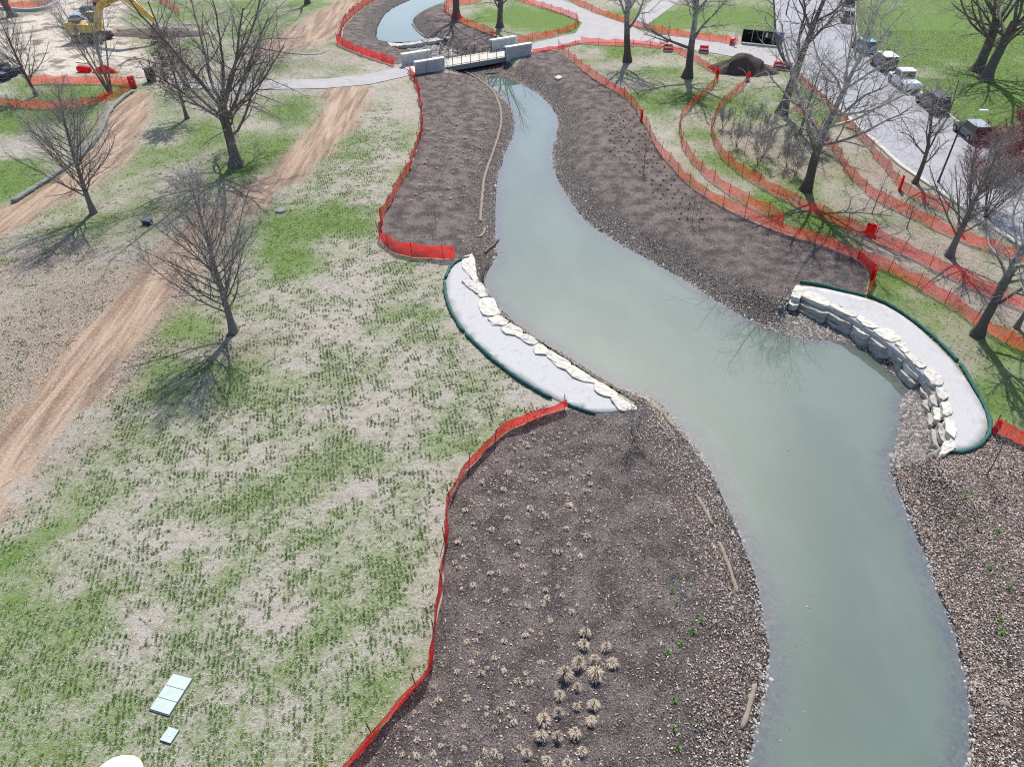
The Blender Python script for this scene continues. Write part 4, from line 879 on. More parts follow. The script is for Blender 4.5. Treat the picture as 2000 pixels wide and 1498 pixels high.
    if leaves:
        cnt, lm, sz = leaves; tip = lv[-1][0].reshape(-1, 3); tip = tip[rg.integers(0, len(tip), cnt)] + rg.normal(0, .08, (cnt, 3))
        d1 = unit(rg.normal(0, 1, (cnt, 3))); d2 = unit(np.cross(d1, rg.normal(0, 1, (cnt, 3)))); s = sz * rg.uniform(.6, 1.3, (cnt, 1))
        co = np.stack([tip - d1 * s, tip + d2 * s * .5, tip + d1 * s, tip - d2 * s * .5], 1).reshape(-1, 3)
        tag(link('leaves', mesh_np('leaves', co, quads=np.arange(cnt * 4).reshape(-1, 4), mat=lm), root), kind='stuff')
    return root
M_RUST = simple('rust_leaf', (.17, .055, .04), .8, .2, 0, .4, 2)
A_ = at
make_tree('oak', A_(462,324), 17.5, .46, 11, 'huge spreading bare tree beside the dirt track, largest on the left lawn', (.0, .0), B_DARK, spread=1.0, dense=1.0)
make_tree('leader', A_(457,648), 10.6, .24, 12, 'slender bare tree nearest the camera on the left lawn', (-.02, 0), B_GREY, spread=1.0)
make_tree('leader', A_(183,416), 10.8, .23, 13, 'bare tree at the left beside the pinkish dirt track', (0, 0), B_GREY, spread=.95)
make_tree('multi', A_(216,183), 11.5, .13, 14, 'tall bare clump tree with several pale stems behind the orange fence', (-.10, 0), B_BIRCH)
make_tree('leader', A_(72,188), 9.0, .2, 15, 'small bare tree on the left island lawn', (-.08, 0), B_DARK, spread=1.1, dense=.8)
make_tree('leader', A_(366,232), 8.5, .20, 16, 'small tree holding rust red leaves behind the huge bare tree', (-.05, 0), B_DARK, spread=1.0, dense=.75, leaves=(2600, M_RUST, .11))
make_tree('oak', A_(24,33), 11, .55, 17, 'dark thick trunk in the top left corner by the kerb', (-.15, 0), B_DARK, dense=.5)
make_tree('sapling', A_(126,48), 4.5, .05, 18, 'thin grey shrub beside the parked excavator', (0, 0), B_GREY, spread=1.4)
make_tree('oak', A_(601,8), 13, .4, 19, 'dark trunk cut off by the top edge above the dirt track', (0, 0), B_DARK, dense=.5)
make_tree('oak', A_(891,36), 15, .55, 20, 'thick dark trunk behind the red fence at the upper pond', (.04, 0), B_DARK, dense=.6)
make_tree('oak', A_(976,54), 14, .42, 21, 'forked bare tree on the lawn island beside the bridge', (0, 0), B_DARK, dense=.6)
make_tree('sycamore', A_(1225,121), 18, .46, 22, 'tall grey sycamore standing on the lawn wedge nearest the bridge', (-.02, 0), B_SYC, dense=.85)
make_tree('sycamore', A_(1342,152), 17, .50, 23, 'big pale limbed sycamore at the corner of the lawn wedge', (.03, 0), B_SYC, spread=1.05)
make_tree('sycamore', A_(1526,222), 19, .50, 24, 'tall dark trunked sycamore leaning right behind the saplings', (.05, .02), B_DARK, dense=.75)
make_tree('sycamore', A_(1574,372), 16.5, .42, 25, 'pale twisting sycamore in front of the road, largest on the right', (.03, 0), B_SYC, spread=1.15, dense=1.1)
make_tree('leader', A_(1562,264), 9, .15, 26, 'slim dark young tree behind the pale twisting sycamore', (.02, 0), B_DARK, dense=.5)
make_tree('sycamore', A_(1787,358), 9.5, .22, 27, 'slim dark tree standing between the kerb fence and the road', (.06, 0), B_DARK, dense=.8)
make_tree('leader', A_(1853,500), 9.5, .26, 28, 'leaning dark tree with a crooked foot on the slope below the road', (.10, .05), B_GREY, dense=.7, spread=1.2)
make_tree('sycamore', A_(1907,655), 12.5, .32, 29, 'pale sycamore at the right edge above the gravel landing', (.10, .05), B_SYC, spread=1.0, dense=.9)
make_tree('leader', A_(1985,640), 8, .16, 30, 'bare grey tree partly cut off by the right edge', (.1, .1), B_GREY, dense=.6)
make_tree('oak', A_(1908,139), 17, .60, 31, 'massive dark twin trunk on the bright lawn, left stem', (.10, 0), B_DARK, dense=.62)
make_tree('oak', A_(1925,156), 19, .58, 32, 'massive dark twin trunk on the bright lawn, right stem', (.02, 0), B_DARK, dense=.62)
make_tree('multi', A_(1925,425), 6.5, .06, 33, 'grey brown multi stemmed shrub on the verge above the kerb fence', (.08, .0), B_TWIG, name='bare_shrub', spread=1.7, dense=1.6)
make_tree('multi', A_(1975,345), 4.6, .045, 34, 'red twigged shrub beside the road at the right edge', (0, 0), B_RED, name='bare_shrub', spread=2.3, dense=2.6, tk=2.0)
make_tree('multi', A_(2010,300), 4.6, .045, 35, 'red twigged shrub half cut off by the right edge', (-.1, 0), B_RED, name='bare_shrub', spread=2.3, dense=2.4, tk=2.0)
make_tree('multi', A_(1895,395), 5.0, .045, 36, 'reddish shrub in front of the dark car with a pale roof', (.1, 0), B_RED, name='bare_shrub', spread=1.8, dense=1.8, tk=1.6)
make_tree('multi', A_(1945,330), 4.0, .04, 38, 'low red twigged shrub in front of the kerb, left of the edge shrubs', (0, 0), B_RED, name='bare_shrub', spread=2.4, dense=2.4, tk=2.0)
make_tree('leader', A_(2010,470), 7.5, .14, 37, 'grey twiggy tree at the right edge below the road kerb', (0, 0), B_GREY, dense=.7, spread=1.2)
SAP = [(1257,334,2.6,.03,'sapling with a reddish twig crown in the right bank bed',B_RED),(1427,270,3.6,.04,'sapling nearest the fence bend under the leaning sycamore',B_TWIG),(1444,245,3.0,.03,'thin sapling left of the leaning dark trunk',B_TWIG),(1478,278,3.8,.04,'sapling in front of the leaning dark trunk',B_TWIG),(1454,300,3.2,.03,'sapling nearest the camera in the sapling group',B_TWIG),(1519,312,3.6,.035,'sapling left of the pale sycamore foot',B_TWIG),(1569,300,3.4,.035,'sapling right behind the pale sycamore trunk',B_TWIG),(1703,418,3.4,.04,'crooked sapling on the litter slope between two fences',B_TWIG),(1771,446,2.2,.05,'short dark crooked sapling right of the slope fence',B_DARK),(1352,435,2.4,.022,'thin upright twig in the right bank bed, left of a pair',B_TWIG),(1366,434,2.6,.022,'thin upright twig in the right bank bed, right of a pair',B_TWIG),(852,440,2.2,.022,'thin sapling in the left bank mulch bed',B_TWIG),(878,160,3.2,.028,'thin sapling in front of the left bridge wall',B_TWIG),(834,146,3.6,.028,'bare sapling against the pale left bridge wall',B_TWIG),(1926,930,3.0,.035,'thin bare sapling in the mulch at the lower right',B_TWIG),(1995,930,2.2,.03,'small sapling cut by the right edge in the lower right bed',B_TWIG),(1720,420,2.0,.02,'tiny sapling right of the crooked one on the slope',B_TWIG)]
for i, (u, v) in enumerate([(1412,252),(1438,288),(1466,252),(1492,300),(1500,262),(1540,290),(1536,325),(1480,322),(1552,345),(1600,300)]):
    make_tree('multi', A_(u, v), 2.2 + .25 * (i % 4), .02, 200 + i, 'low grey brush among the saplings under the right hand sycamores', (0, 0), B_TWIG, 'bare_shrub', 1.6, .8, 'low brush under the sycamores', tk=1.3)
for i, (u, v, h, r, lab, m) in enumerate(SAP): make_tree('sapling', A_(u, v), h, r, 50 + i, lab, (0, 0), m, 'sapling', 1.0, 1.0, 'young saplings')
make_tree('multi', A_(1238,862), 2.6, .022, 80, 'bare multi stemmed shrub on the point below the left landing', (.05, 0), B_TWIG, 'bare_shrub', 1.2, .4, 'young saplings')

# ------------------------------------------------------------------ tan grass tufts and green seedlings in the beds
def blade_mesh(name, cnt, rad, h, seed, mat, droop=.6):
    rg = np.random.default_rng(seed); az = rg.random(cnt) * 6.283; out = np.sqrt(rg.random(cnt)) * rad; hh = h * rg.uniform(.55, 1.1, cnt) * (1 - .45 * (out / rad) ** 2); w = rg.uniform(.006, .012, cnt) * (1 + rad)
    d = np.stack([np.cos(az), np.sin(az)], 1); s = np.stack([-d[:, 1], d[:, 0]], 1)
    b = d * (out * .18)[:, None]; m = d * (out * .62)[:, None]; e = d * (out * (1 + droop * .25))[:, None]
    z0 = np.zeros(cnt); zm = hh; ze = hh * (1 - droop * rg.random(cnt))
    P = lambda a, k, z: np.c_[a + s * (w * k)[:, None], z]
    co = np.stack([P(b, -1, z0), P(b, 1, z0), P(m, .9, zm), P(m, -.9, zm), P(e, 0, ze)], 1).reshape(-1, 3); i = np.arange(cnt) * 5
    return mesh_np(name, co, tris=np.stack([i + 3, i + 2, i + 4], 1), quads=np.stack([i, i + 1, i + 2, i + 3], 1), mat=mat)
n = NT('tan_blade'); c = n.mix(n.noise(n.obj(), 20, 2), (.34, .26, .18), (.62, .55, .46)); M_TAN = n.fin(n.mul(c, n.mix(n.rnd(), (.85, .85, .85), (1.08, 1.06, 1.05))), .9, .1)
M_GREENB = simple('seedling_green', (.12, .22, .06), .8, .2, 0, .4, 8)
M_BROWNB = simple('dead_stem', (.07, .05, .045), .9, .1, 0, .4, 8)
TUFT = [blade_mesh('blades', 240, .30, .42, s, M_TAN) for s in (1, 2, 3, 4, 5, 6, 7)]
SMALL = [blade_mesh('blades', 60, .15, .17, s + 10, M_TAN, .8) for s in (1, 2, 3, 4, 5, 6)]
GREENT = [blade_mesh('blades', 36, .17, .16, s + 20, M_GREENB, .7) for s in (1, 2)]
DARKT = [blade_mesh('blades', 30, .13, .12, s + 30, M_BROWNB, .8) for s in (1, 2)]
rt = random.Random(3)
BIG_T = [(1143,1240),(1139,1262),(1183,1266),(1162,1290),(1196,1298),(1128,1300),(1104,1320),(1163,1322),(1129,1343),(1093,1360),(1158,1380),(1126,1382),(1090,1392),(1061,1408),(1155,1412),(1056,1442),(1090,1440),(1122,1436),(1137,1470),(1028,1474),(1066,1488),(1107,1492),(1150,1515),(1040,1520)]
for u, v in BIG_T:
    o = link('grass_tuft', rt.choice(TUFT), None, at(u, v), (rt.gauss(0, .14), rt.gauss(0, .14), rt.random() * 6)); k_ = rt.uniform(.62, 1.22); o.scale = (k_ * rt.uniform(.85, 1.1), k_ * rt.uniform(.85, 1.1), k_ * rt.uniform(.8, 1.2))
    tag(o, 'big tan ornamental grass tuft casting a dark shadow in the bottom bed', 'grass tuft', 'big tan tufts in the bottom bed')
BEDW = {k: BEDS[k] for k in BEDS}
def scatter_tufts(region, step, meshes, label, group, cap, jit=.42, sc=(.5, 1.25), rot=.2, keep=None, name='grass_tuft'):
    poly = unpl(region); lo, hi = poly.min(0), poly.max(0); pts = []
    X, Y = np.meshgrid(np.arange(lo[0], hi[0], step), np.arange(lo[1], hi[1], step)); g = np.stack([X.ravel(), Y.ravel()], 1)
    g[:, 0] += (np.arange(len(g)) // X.shape[1] % 2) * step * .5
    g += np.random.default_rng(len(region)).normal(0, jit * step, g.shape); g = g[sdf(g, poly) < 0]
    g = g[sdf(g, MAIN) > .9]
    if keep is not None: g = g[keep(g)]
    z = height(g)
    rr = random.Random(len(g)); idx = list(range(len(g))); rr.shuffle(idx)
    for i in sorted(idx[:cap]):
        o = link(name, rr.choice(meshes), None, (g[i][0], g[i][1], z[i] + .02), (rr.gauss(0, .12), rr.gauss(0, .12), rr.random() * 6)); k_ = rr.uniform(*sc); o.scale = (k_ * rr.uniform(.8, 1.2), k_ * rr.uniform(.8, 1.2), k_)
        tag(o, label, 'grass tuft', group)
scatter_tufts([(985,870),(1080,830),(1160,850),(1170,960),(1140,1080),(1130,1200),(900,1200),(880,1120),(885,990)], .74, SMALL, 'small tan grass tuft in the upper part of the bottom bed', 'small tan tufts in the upper bottom bed', 130)
scatter_tufts([(880,1230),(1130,1200),(1040,1320),(1010,1500),(720,1500),(850,1330)], .70, SMALL, 'small pale grass tuft left of the big tan tufts', 'small pale tufts in the lower bottom bed', 100, sc=(.7, 1.1))
scatter_tufts([(1260,1150),(1360,1110),(1400,1200),(1390,1330),(1360,1490),(1320,1490),(1300,1300)], .85, GREENT, 'small green grass tuft towards the water in the bottom bed', 'green tufts in the bottom bed', 26, jit=.4)
scatter_tufts([(1830,910),(1900,900),(1990,1050),(1995,1250),(1960,1240),(1880,1050)], 1.0, GREENT, 'small green grass tuft on the leafy right bank', 'green tufts on the right bank', 26, jit=.4)
scatter_tufts([(1180,225),(1235,215),(1300,330),(1400,430),(1330,440),(1250,350),(1190,300)], .95, DARKT, 'dark planted seedling clump in the right bank bed', 'dark seedlings in the right bank bed', 150, jit=.12, sc=(.9, 1.4), name='seedling_clump')
scatter_tufts([(830,225),(950,215),(960,260),(930,340),(900,400),(800,400),(770,450),(830,330)], 1.1, SMALL, 'small dry grass tuft in the left bank bed', 'dry tufts in the left bank bed', 150, jit=.2, sc=(.8, 1.3))
# ------------------------------------------------------------------ vehicles
M_GLASS = simple('car_glass', (.012, .015, .02), .08, .6, 0, .05); M_TYRE = simple('tyre_rubber', (.012, .012, .013), .85, .2); M_RIM = simple('wheel_rim', (.30, .30, .31), .35, .5, .6)
M_TAIL = simple('tail_lamp', (.45, .02, .02), .3, .5); M_HEAD = simple('head_lamp', (.7, .7, .68), .2, .5); M_TRIM = simple('black_trim', (.015, .015, .016), .6, .3); M_PLATE = simple('number_plate', (.6, .6, .62), .5, .3)
def paint(name, col):
    n = NT(name); m = n.fin(col, .28, .5); n.bsdf.inputs['Coat Weight'].default_value = .6; n.bsdf.inputs['Coat Roughness'].default_value = .06; return m
def loft(secs):
    """cross sections (x, [(y,z)...]) joined into one skin"""
    m = MB(); k = len(secs[0][1]); v = [(x, y, z) for x, s in secs for y, z in s]; f = []
    for i in range(len(secs) - 1): f += [(i * k + j, i * k + (j + 1) % k, (i + 1) * k + (j + 1) % k, (i + 1) * k + j) for j in range(k)]
    f += [tuple(range(k)), tuple(range(len(v) - 1, len(v) - k - 1, -1))]
    return m.add(v, f)
def wheel(par, x, y, r, w, side):
    t = MB().tube([(x, y - w / 2, r), (x, y + w / 2, r)], r, 18).build('wheel', M_TYRE, par, False)
    MB().tube([(x, y + side * w * .46, r), (x, y + side * (w / 2 + .012), r)], r * .62, 14).build('rim', M_RIM, t)
def car(u, v, yaw, L, W, H, col, label, style='suv', roofcol=None, cat='car'):
    """nose towards +x; built to its own length, width and height"""
    b = at(u, v); b.z += .05
    root = empty('parked_car' if cat == 'car' else 'pickup_truck', b, yaw, label, cat, 'vehicles parked along the kerb')
    P = paint('paint_' + style, col); hw = W / 2; belt = H * .56; gc = .22
    def body_sec(x, z0, z1, y1): return (x, [(-y1 * .92, z0), (y1 * .92, z0), (y1, z0 + .15), (y1, z1 - .10), (y1 * .93, z1), (-y1 * .93, z1), (-y1, z1 - .10), (-y1, z0 + .15)])
    l = L / 2
    if style == 'sedan': hood, trunk_ = belt * .92, belt * .98
    elif style == 'jeep': hood, trunk_ = belt * .98, belt
    else: hood, trunk_ = belt * .95, belt
    secs = [body_sec(-l, gc + .12, trunk_ - .12, hw * .9), body_sec(-l + .12, gc, trunk_, hw * .97), body_sec(-l * .5, gc, belt, hw), body_sec(l * .38, gc, belt, hw), body_sec(l * .55, gc, hood, hw), body_sec(l - .18, gc, hood - .08, hw * .95), body_sec(l, gc + .12, hood - .24, hw * .86)]
    loft(secs).build('body', P, root, False)
    if style == 'sedan': cab = (-l * .62, -l * .34, l * .12, l * .48)
    elif style == 'jeep': cab = (-l * .97, -l * .93, l * .28, l * .40)
    elif style == 'pickup': cab = (-l * .22, -l * .19, l * .34, l * .46)
    else: cab = (-l * .95, -l * .80, l * .18, l * .48)
    x0, x1, x2, x3 = cab; ti = .80 if style in ('suv', 'sedan') else .92; zt = H
    def q(a, bb, c, d): return [a, bb, c, d]
    yb, yt = hw * .93, hw * ti
    C = {('b', 0): (x0, -yb, belt - .02), ('b', 1): (x0, yb, belt - .02), ('b', 2): (x3, yb, belt - .02), ('b', 3): (x3, -yb, belt - .02), ('t', 0): (x1, -yt, zt - .05), ('t', 1): (x1, yt, zt - .05), ('t', 2): (x2, yt, zt - .05), ('t', 3): (x2, -yt, zt - .05)}
    vv = [C[('b', i)] for i in range(4)] + [C[('t', i)] for i in range(4)]
    MB().add(vv, [(0, 1, 5, 4), (1, 2, 6, 5), (2, 3, 7, 6), (3, 0, 4, 7)]).build('cabin', P, root)
    RP = paint('roof_paint', roofcol) if roofcol else P
    MB().box(x1 - .02, x2 + .02, -yt - .01, yt + .01, zt - .06, zt, .03).build('roof', RP, root)
    def pane(a, bb, c, d, s0, s1, t0=.14, t1=.88, off=.012):
        a, bb, c, d = map(Vector, (a, bb, c, d)); nrm = (bb - a).cross(d - a).normalized() * off
        g = lambda s, t: (a + (bb - a) * s) * (1 - t) + (d + (c - d) * s) * t + nrm
        pts = [g(s0, t0), g(s1, t0), g(s1, t1), g(s0, t1)]
        MB().add(pts, [(0, 1, 2, 3)]).build('window', M_GLASS, root)
    pane(C[('b', 1)], C[('b', 0)], C[('t', 0)], C[('t', 1)], .06, .94)       # rear
    pane(C[('b', 3)], C[('b', 2)], C[('t', 2)], C[('t', 3)], .06, .94)       # windscreen
    cuts = ((.04, .47), (.52, .95)) if style in ('sedan', 'pickup') else ((.04, .30), (.34, .64), (.68, .95))
    for s0, s1 in cuts:
        pane(C[('b', 0)], C[('b', 3)], C[('t', 3)], C[('t', 0)], s0, s1); pane(C[('b', 2)], C[('b', 1)], C[('t', 1)], C[('t', 2)], 1 - s1, 1 - s0)
    r = .42 if style in ('jeep', 'pickup') else .34
    for x in (-l * .60, l * .62):
        for sd in (-1, 1): wheel(root, x, sd * (hw - .10), r, .26, sd)
        if style in ('jeep', 'pickup'):
            for sd in (-1, 1): MB().box(x - .52, x + .52, sd * hw - .09, sd * hw + .09, r * 1.75, r * 1.75 + .09, .03).build('wheel_arch', M_TRIM, root)
    for sd in (-1, 1):
        MB().box(-l - .02, -l + .1, sd * hw * .78 - .09, sd * hw * .78 + .09, trunk_ - .42, trunk_ - .18, .02).build('tail_lamp', M_TAIL, root)
        MB().box(l - .1, l + .02, sd * hw * .66 - .12, sd * hw * .66 + .12, hood - .45, hood - .28, .02).build('headlight', M_HEAD, root)
        MB().box(l * .30, l * .38, sd * (hw + .10) - .09, sd * (hw + .10) + .09, belt + .02, belt + .18, .02).build('mirror', M_TRIM, root)
    MB().box(-l - .08, -l + .05, -hw * .9, hw * .9, gc + .05, gc + .25, .03).build('bumper', M_TRIM if style in ('jeep', 'pickup') else P, root)
    MB().box(l - .05, l + .06, -hw * .85, hw * .85, gc + .05, gc + .25, .03).build('bumper', M_TRIM if style in ('jeep', 'pickup') else P, root)
    MB().box(-l - .095, -l - .08, -.25, .25, gc + .28, gc + .42).build('number_plate', M_PLATE, root)
    if style == 'pickup':
        MB().box(-l * .95, -l * .26, -hw * .82, hw * .82, belt + .003, belt + .05, .02).build('bed_cover', P, root)
    return root
def yaw_at(u0, v0, u1, v1):
    a, b = unp(u0, v0), unp(u1, v1); d = b - a; return math.atan2(d[1], d[0])
YA = yaw_at(1900, 268, 1740, 143)
car(1652, 40, yaw_at(1690, 105, 1672, 60), 4.6, 1.85, 1.6, (.03, .03, .034), 'dark car farthest up the road beneath branches', 'suv')
car(1655, 14, yaw_at(1672, 60, 1666, 0), 4.7, 1.85, 1.65, (.10, .06, .065), 'dull maroon car at the top edge of the road', 'suv')
car(1684, 100, yaw_at(1740, 140, 1692, 105), 4.5, 1.85, 1.55, (.05, .30, .46), 'bright blue car parked on the road', 'suv')
car(1722, 133, yaw_at(1740, 140, 1692, 105), 4.3, 1.85, 1.8, (.05, .055, .07), 'dark car with a white roof parked behind the blue car', 'jeep', (.75, .75, .74))
car(1762, 170, YA, 5.5, 1.9, 1.9, (.80, .82, .85), 'white four door pickup truck parked at the kerb', 'pickup', None, 'pickup')
car(1817, 211, YA, 4.8, 1.95, 1.72, (.014, .013, .018), 'glossy black sport utility car behind the white pickup', 'suv')
car(1893, 268, YA, 4.6, 1.85, 1.62, (.03, .028, .033), 'dark car with a pale roof behind the red shrub', 'suv', (.30, .34, .36))
car(1985, 322, yaw_at(2080, 366, 2010, 328), 4.6, 1.85, 1.5, (.62, .62, .64), 'pale car mostly hidden at the right edge', 'sedan')

# ------------------------------------------------------------------ excavator
M_YEL = paint('machine_yellow', (.72, .46, .02)); M_YEL2 = simple('worn_yellow', (.58, .40, .06), .6, .3, 0, .3, 3); M_TRK = simple('track_steel', (.05, .046, .042), .8, .3, .2, .3, 8); M_DUST = simple('dusty_steel', (.20, .18, .155), .9, .1, 0, .3, 5); M_LOGO = simple('dark_lettering', (.03, .025, .04), .6, .3); M_HYD = simple('hydraulic_rod', (.45, .45, .45), .25, .6, .8)
eb = at(183, 80); ex = empty('excavator', eb, R(-3), 'yellow tracked excavator with raised arm on the sandy yard', 'excavator')
for sd in (-1, 1):
    y = sd * 1.25; prof = [(-2.3, .45), (-2.15, .15), (-1.8, 0), (1.8, 0), (2.2, .18), (2.35, .5), (2.15, .85), (1.8, .98), (-1.8, .98), (-2.15, .82)]
    t = MB().prism(prof, y - .32, y + .32).build('track', M_TRK, ex)
    for i in range(22):
        x = -1.95 + i * .186; MB().box(x, x + .13, y - .34, y + .34, .97, 1.02).build('track_shoe', M_DUST, t)
    for i in range(7): MB().tube([(-1.8 + i * .6, y - .35, .42), (-1.8 + i * .6, y + .35, .42)], .24 if i not in (0, 6) else .34, 12).build('roller', M_DUST, t)
MB().box(-1.1, 1.1, -.95, .95, .55, 1.15, .08).build('undercarriage', M_TRK, ex); MB().tube([(0, 0, 1.1), (0, 0, 1.32)], .8, 18).build('slew_ring', M_TRK, ex)
MB().box(-2.9, -1.5, -1.35, 1.35, 1.32, 2.55, .15).build('counterweight', M_YEL, ex)
hs = MB().box(-1.5, 1.35, -1.35, 1.35, 1.32, 2.35, .08).build('house', M_YEL, ex)
MB().box(-1.40, -.85, -1.372, -1.34, 1.42, 2.30).build('vent_grille', M_LOGO, hs); MB().box(-.6, -.1, -1.372, -1.34, 1.5, 2.25).build('door_panel', M_YEL2, hs); MB().box(.1, .6, -1.372, -1.34, 1.5, 2.25).build('door_panel', M_YEL2, hs)
MB().box(-2.2, -.8, -.9, .9, 2.55, 2.75, .06).build('engine_hood', M_TRIM, ex)
cb = MB().box(-.1, 1.5, .35, 1.3, 2.3, 3.5, .1).build('cab', M_TRIM, ex); MB().box(0, 1.4, .335, .348, 2.6, 3.4).build('cab_window', M_GLASS, cb); MB().box(1.505, 1.52, .45, 1.2, 2.5, 3.4).build('cab_window', M_GLASS, cb); MB().box(-.05, 1.45, .4, 1.25, 3.5, 3.56, .03).build('cab_roof', M_YEL, cb)
boom = [(.75, 1.75), (1.25, 1.55), (1.75, 2.3), (2.35, 3.5), (3.1, 4.35), (6.3, 5.35), (6.65, 5.65), (6.3, 5.95), (3.0, 5.15), (2.35, 4.75), (1.75, 3.9)]
bo = MB().prism(boom, -.28, .28).build('boom', M_YEL, ex)
stick = [(5.9, 5.35), (6.35, 6.35), (6.95, 6.1), (9.6, 3.1), (9.75, 2.6), (9.4, 2.6), (6.6, 4.9)]
sk = MB().prism(stick, -.2, .2).build('stick', M_YEL, ex)
MB().tube([(9.55, 0, 2.75), (9.3, 0, 2.0)], .12, 8).build('bucket_link', M_DUST, ex)
bk = [(9.6, 2.3), (10.0, 1.5), (9.9, .75), (9.3, .35), (8.7, .55), (9.0, 1.3), (9.2, 2.2)]; MB().prism(bk, -.65, .65).build('bucket', M_DUST, ex)
for sd in (-1, 1):
    h1 = MB().tube([(1.35, sd * .42, 1.6), (2.0, sd * .42, 3.0)], .12, 8).build('boom_cylinder', M_YEL2, ex); MB().tube([(2.0, sd * .42, 3.0), (2.6, sd * .42, 4.3)], .07, 8).build('rod', M_HYD, h1)
h2 = MB().tube([(3.2, 0, 5.3), (4.9, 0, 6.05)], .12, 8).build('stick_cylinder', M_YEL2, ex); MB().tube([(4.9, 0, 6.05), (6.3, 0, 6.35)], .07, 8).build('rod', M_HYD, h2)
MB().box(5.5, 6.2, -.32, .32, 5.75, 6.2, .04).build('cylinder_flag', simple('red_flag', (.70, .06, .08), .7, .2), ex)
tx = bpy.data.curves.new('lettering', 'FONT'); tx.body = 'KOMATSU'; tx.size = .62; tx.extrude = .004; tx.align_x = 'CENTER'; tx.align_y = 'CENTER'; tx.materials.append(M_LOGO)
tmp = bpy.data.objects.new('lettering_curve', tx); COL.objects.link(tmp); bpy.context.view_layer.update(); tm = bpy.data.meshes.new_from_object(tmp.evaluated_get(bpy.context.evaluated_depsgraph_get())); bpy.data.objects.remove(tmp)
to = bpy.data.objects.new('lettering', tm); COL.objects.link(to); to.parent = ex; to.location = (4.55, -.292, 5.13); to.rotation_euler = (R(90), R(-17), 0)

# ------------------------------------------------------------------ yard clutter, barriers, lamp, signs
M_RED = simple('barrier_red', (.62, .02, .025), .45, .4, 0, .1); M_WHT = simple('barrier_white', (.72, .72, .72), .5, .3, 0, .05); M_BLUE = simple('sign_blue', (.02, .05, .42), .5, .3); M_SCREEN = simple('black_screen', (.010, .011, .013), .85, .1, 0, .3, 2)
def barrel(u, v, rz, label):
    o = empty('traffic_barrier', at(u, v), rz, label, 'barrier', 'red and white traffic barriers')
    MB().prism([(-.75, 0), (.75, 0), (.72, .25), (.6, .32), (.55, .85), (.45, .92), (-.45, .92), (-.55, .85), (-.6, .32), (-.72, .25)], -.24, .24).build('body', M_RED, o)
    MB().box(-.80, .80, -.30, .30, -.02, .12, .03).build('base', M_WHT, o); MB().box(-.5, .5, -.255, -.245, .4, .6).build('stripe', M_WHT, o)
barrel(1374, 103, R(-15), 'red traffic barrier on the path above the mulch pile'); barrel(1519, 135, R(-8), 'red traffic barrier at the road edge, left of two'); barrel(1536, 137, R(-8), 'red traffic barrier at the road edge, right of two'); barrel(1430, 88, R(60), 'red traffic barrier below the white sign on the path edge'); barrel(1304, 100, R(-5), 'red traffic barrier left of the big sycamore trunk')
q0, q1 = at(1447, 84), at(1526, 92); d = q1 - q0; sc = empty('screen_fence', q0, math.atan2(d.y, d.x), 'black screened fence panels beside the path and road corner', 'fence'); Ls = d.length
for i in range(4):
    a, b = i * Ls / 4, (i + 1) * Ls / 4; MB().box(a + .04, b - .04, -.02, .02, .12, 1.75).build('panel', M_SCREEN, sc)
for i in range(5): MB().tube([(i * Ls / 4, 0, 0), (i * Ls / 4, 0, 1.9)], .04, 6).build('post', M_HYD, sc)
MB().tube([(0, 0, 1.82), (Ls, 0, 1.82)], .03, 6).build('rail', M_HYD, sc); MB().box(Ls * .84, Ls * 1.0, -.06, -.03, .75, 1.7).build('blue_notice', M_BLUE, sc); MB().box(Ls * .57, Ls * .62, -.06, -.03, 1.0, 1.55).build('white_notice', M_WHT, sc)
tag(ribbon('concrete_strip', np.array([(q0 + d * t)[:2] for t in np.linspace(0, 1, 12)]) - np.array([0, .9]), .5, .12, M_KERB), 'low concrete strip under the black screened fence', 'kerb', kind='structure')
def sign(u, v, w, h, z, label, mat=None):
    o = empty('sign_post', at(u, v), 0, label, 'sign'); MB().tube([(0, 0, -.1), (0, 0, z + h * .5)], .03, 6).build('post', M_HYD, o); MB().box(-w / 2, w / 2, -.05, -.03, z - h / 2, z + h / 2).build('board', mat or M_WHT, o)
sign(1434, 90, .4, .55, 1.35, 'small white sign on a post at the path edge'); sign(1730, 92, .55, .75, 1.7, 'small grey sign on the lawn beyond the blue car', simple('sign_grey', (.40, .42, .46), .6, .2)); sign(20, 205, .35, .5, .85, 'white tag sign on the orange fence at the left edge')
lb = at(1832, 357); lp = empty('street_lamp', lb, 0, 'dark street lamp post with a pale arm over the road', 'street lamp')
MB().tube([(0, 0, -.1), (0, 0, .4), (0, 0, 5.2)], [.15, .09, .06], 10).build('pole', simple('lamp_bronze', (.06, .05, .05), .6, .3), lp)
MB().tube([(0, 0, 5.1), (.7, .3, 5.75), (1.7, .8, 6.1)], [.03, .026, .022], 6).build('arm', M_HYD, lp); MB().box(1.6, 2.3, .68, .98, 6.05, 6.18, .05).build('lamp_head', M_WHT, lp)
lb = at(1535, 30); lp = empty('street_lamp', lb, 0, 'thin dark lamp post at the top edge of the road', 'street lamp'); MB().tube([(0, 0, -.1), (0, 0, .4), (0, 0, 7)], [.15, .1, .06], 8).build('pole', M_POST, lp); MB().box(-.3, .9, -.15, .15, 6.95, 7.1, .04).build('lamp_head', M_WHT, lp)

